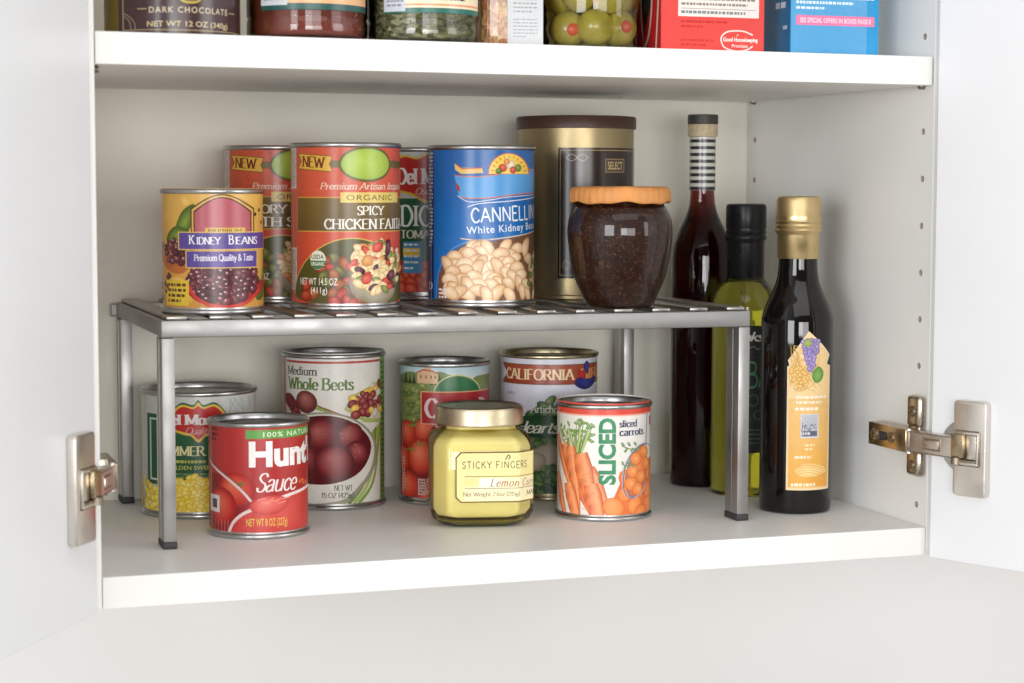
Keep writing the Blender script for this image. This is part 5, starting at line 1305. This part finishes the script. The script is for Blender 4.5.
# boxes
def carton(name, label, x0, x1, y0, y1, h, col, front, side):
    t = thing(name, label, "box", ((x0 + x1) / 2, y0, HZ)); wx = (x1 - x0) / 2
    bm = bmesh.new(); abox(bm, -wx, wx, 0, y1 - y0, 0, h, .0006, 2); from_bm("carton", bm, mat("card_" + name, lin(col), .35, noise=(40, .03)), t, 30)
    front.build("front_print", plane_surf((0, 0, 0), (1, 0, 0), (0, 0, 1), (0, -1, 0)), 1e6, M_PRINTG, t)
    side.build("side_print", plane_surf((-wx, 0, 0), (0, -1, 0), (0, 0, 1), (-1, 0, 0)), 1e6, M_PRINTG, t)
mm = .721
a = Art(712, 1, 1, 53, mm, .6, 148, True); a.x0, a.x1 = -37, 37
a.fill((226, 78, 72)); a.rect(677, -90, 758, 20.5, (236, 226, 220)); a.rect(704, -90, 758, .8, (70, 60, 50)); a.micro(680, 754, 2, 11.5, 2, (140, 130, 120), .45, 4); a.rect(680, 13, 755, 13.5, (150, 140, 130)); a.micro(680, 755, 14, 19, 1, (130, 140, 140), .5, 6)
a.micro(680, 752, 23, 27, 1, (196, 50, 48), .5, 7); a.micro(680, 716, 28, 31, 1, (196, 50, 48), .5, 8); a.micro(680, 712, 40, 48, 2, (206, 60, 56), .5, 9)
a.line([(752, 36), (744, 33), (736, 32.4), (726, 33.6), (720.5, 38), (720.5, 43), (724, 48), (735, 51), (746, 49.5), (752, 46)], 1.3, (246, 226, 220), True)
a.text("Good Housekeeping", 722, 757, 38.5, 43.5, (250, 236, 230), 'sans', .03); a.text("Promises", 731, 747, 44.6, 47.6, (250, 236, 230), 'sans', .01); a.text("A", 735.5, 737.5, 35.4, 37.6, (250, 236, 230), 'sans')
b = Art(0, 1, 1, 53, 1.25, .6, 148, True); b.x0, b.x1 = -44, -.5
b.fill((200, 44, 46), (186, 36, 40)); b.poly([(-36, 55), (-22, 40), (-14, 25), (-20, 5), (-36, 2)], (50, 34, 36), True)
b.line([(-20, 5), (-15, 16), (-13, 28), (-17, 44), (-26, 52)], 1.8, (216, 204, 190), True); b.line([(-13, 26), (-8, 12), (-3.5, 14), (-4, 26), (-7, 54)], 1.8, (216, 204, 190), True)
carton("food_box", "red box with white text panel standing on the upper shelf", .3695, .4440, .030, .075, .150, (226, 78, 72), a, b)
a = Art(834, 1, 1, 55.5, .752, .6, 158, True); a.x0, a.x1 = -33, 33
a.fill((96, 168, 214), (92, 166, 214)); a.rect(866, -150, 880, 56, (44, 152, 208)); a.micro(795, 873, -8, 1, 2, (226, 240, 246), .5, 3); a.micro(795, 873, 1, 10.4, 2, (230, 242, 248), .5, 4); a.micro(795, 832, 10.8, 15, 1, (230, 242, 248), .5, 5)
a.rect(795, 19.4, 873.5, 28.2, (238, 130, 170)); a.text("SEE SPECIAL OFFERS IN BOXES PAGE 8", 799, 870, 21.6, 26, (252, 222, 232), 'sans', .02)
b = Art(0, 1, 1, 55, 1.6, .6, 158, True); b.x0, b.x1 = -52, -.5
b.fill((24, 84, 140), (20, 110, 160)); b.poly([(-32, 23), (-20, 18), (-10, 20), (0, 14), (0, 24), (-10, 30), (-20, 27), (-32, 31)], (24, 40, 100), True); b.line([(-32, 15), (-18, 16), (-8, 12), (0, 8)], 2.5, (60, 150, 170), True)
b.blob(-24, 2, 5, 4.5, 0, (160, 60, 110), (120, 40, 90), (60, 26, 70)); b.blob(-17, 5, 4, 4, 0, (120, 60, 120), (90, 40, 100), (40, 26, 80)); b.micro(-16, -1, 25, 29, 1, (200, 220, 236), .5, 4); b.micro(-14, -1, 31, 36, 1, (200, 220, 236), .5, 5); b.micro(-7, -2, 41, 45, 1, (180, 210, 230), .4, 6)
carton("food_box", "bright blue box with pink strip at the right end of the upper shelf", .4635, .5300, .030, .082, .160, (40, 150, 208), a, b)

# the adjustable shelf sits a touch lower on its right-hand pins
TILT = 0.0040
for o in list(COL.objects):
    if o.parent is cab and o.get("label", "").startswith("upper adjustable"):
        for v in o.data.vertices: v.co.z -= (v.co.x - W / 2) * TILT
    elif o.parent is None and o.type in ('EMPTY', 'MESH') and H - .01 < o.location.z < H + .12:
        o.location.z -= (o.location.x - W / 2) * TILT
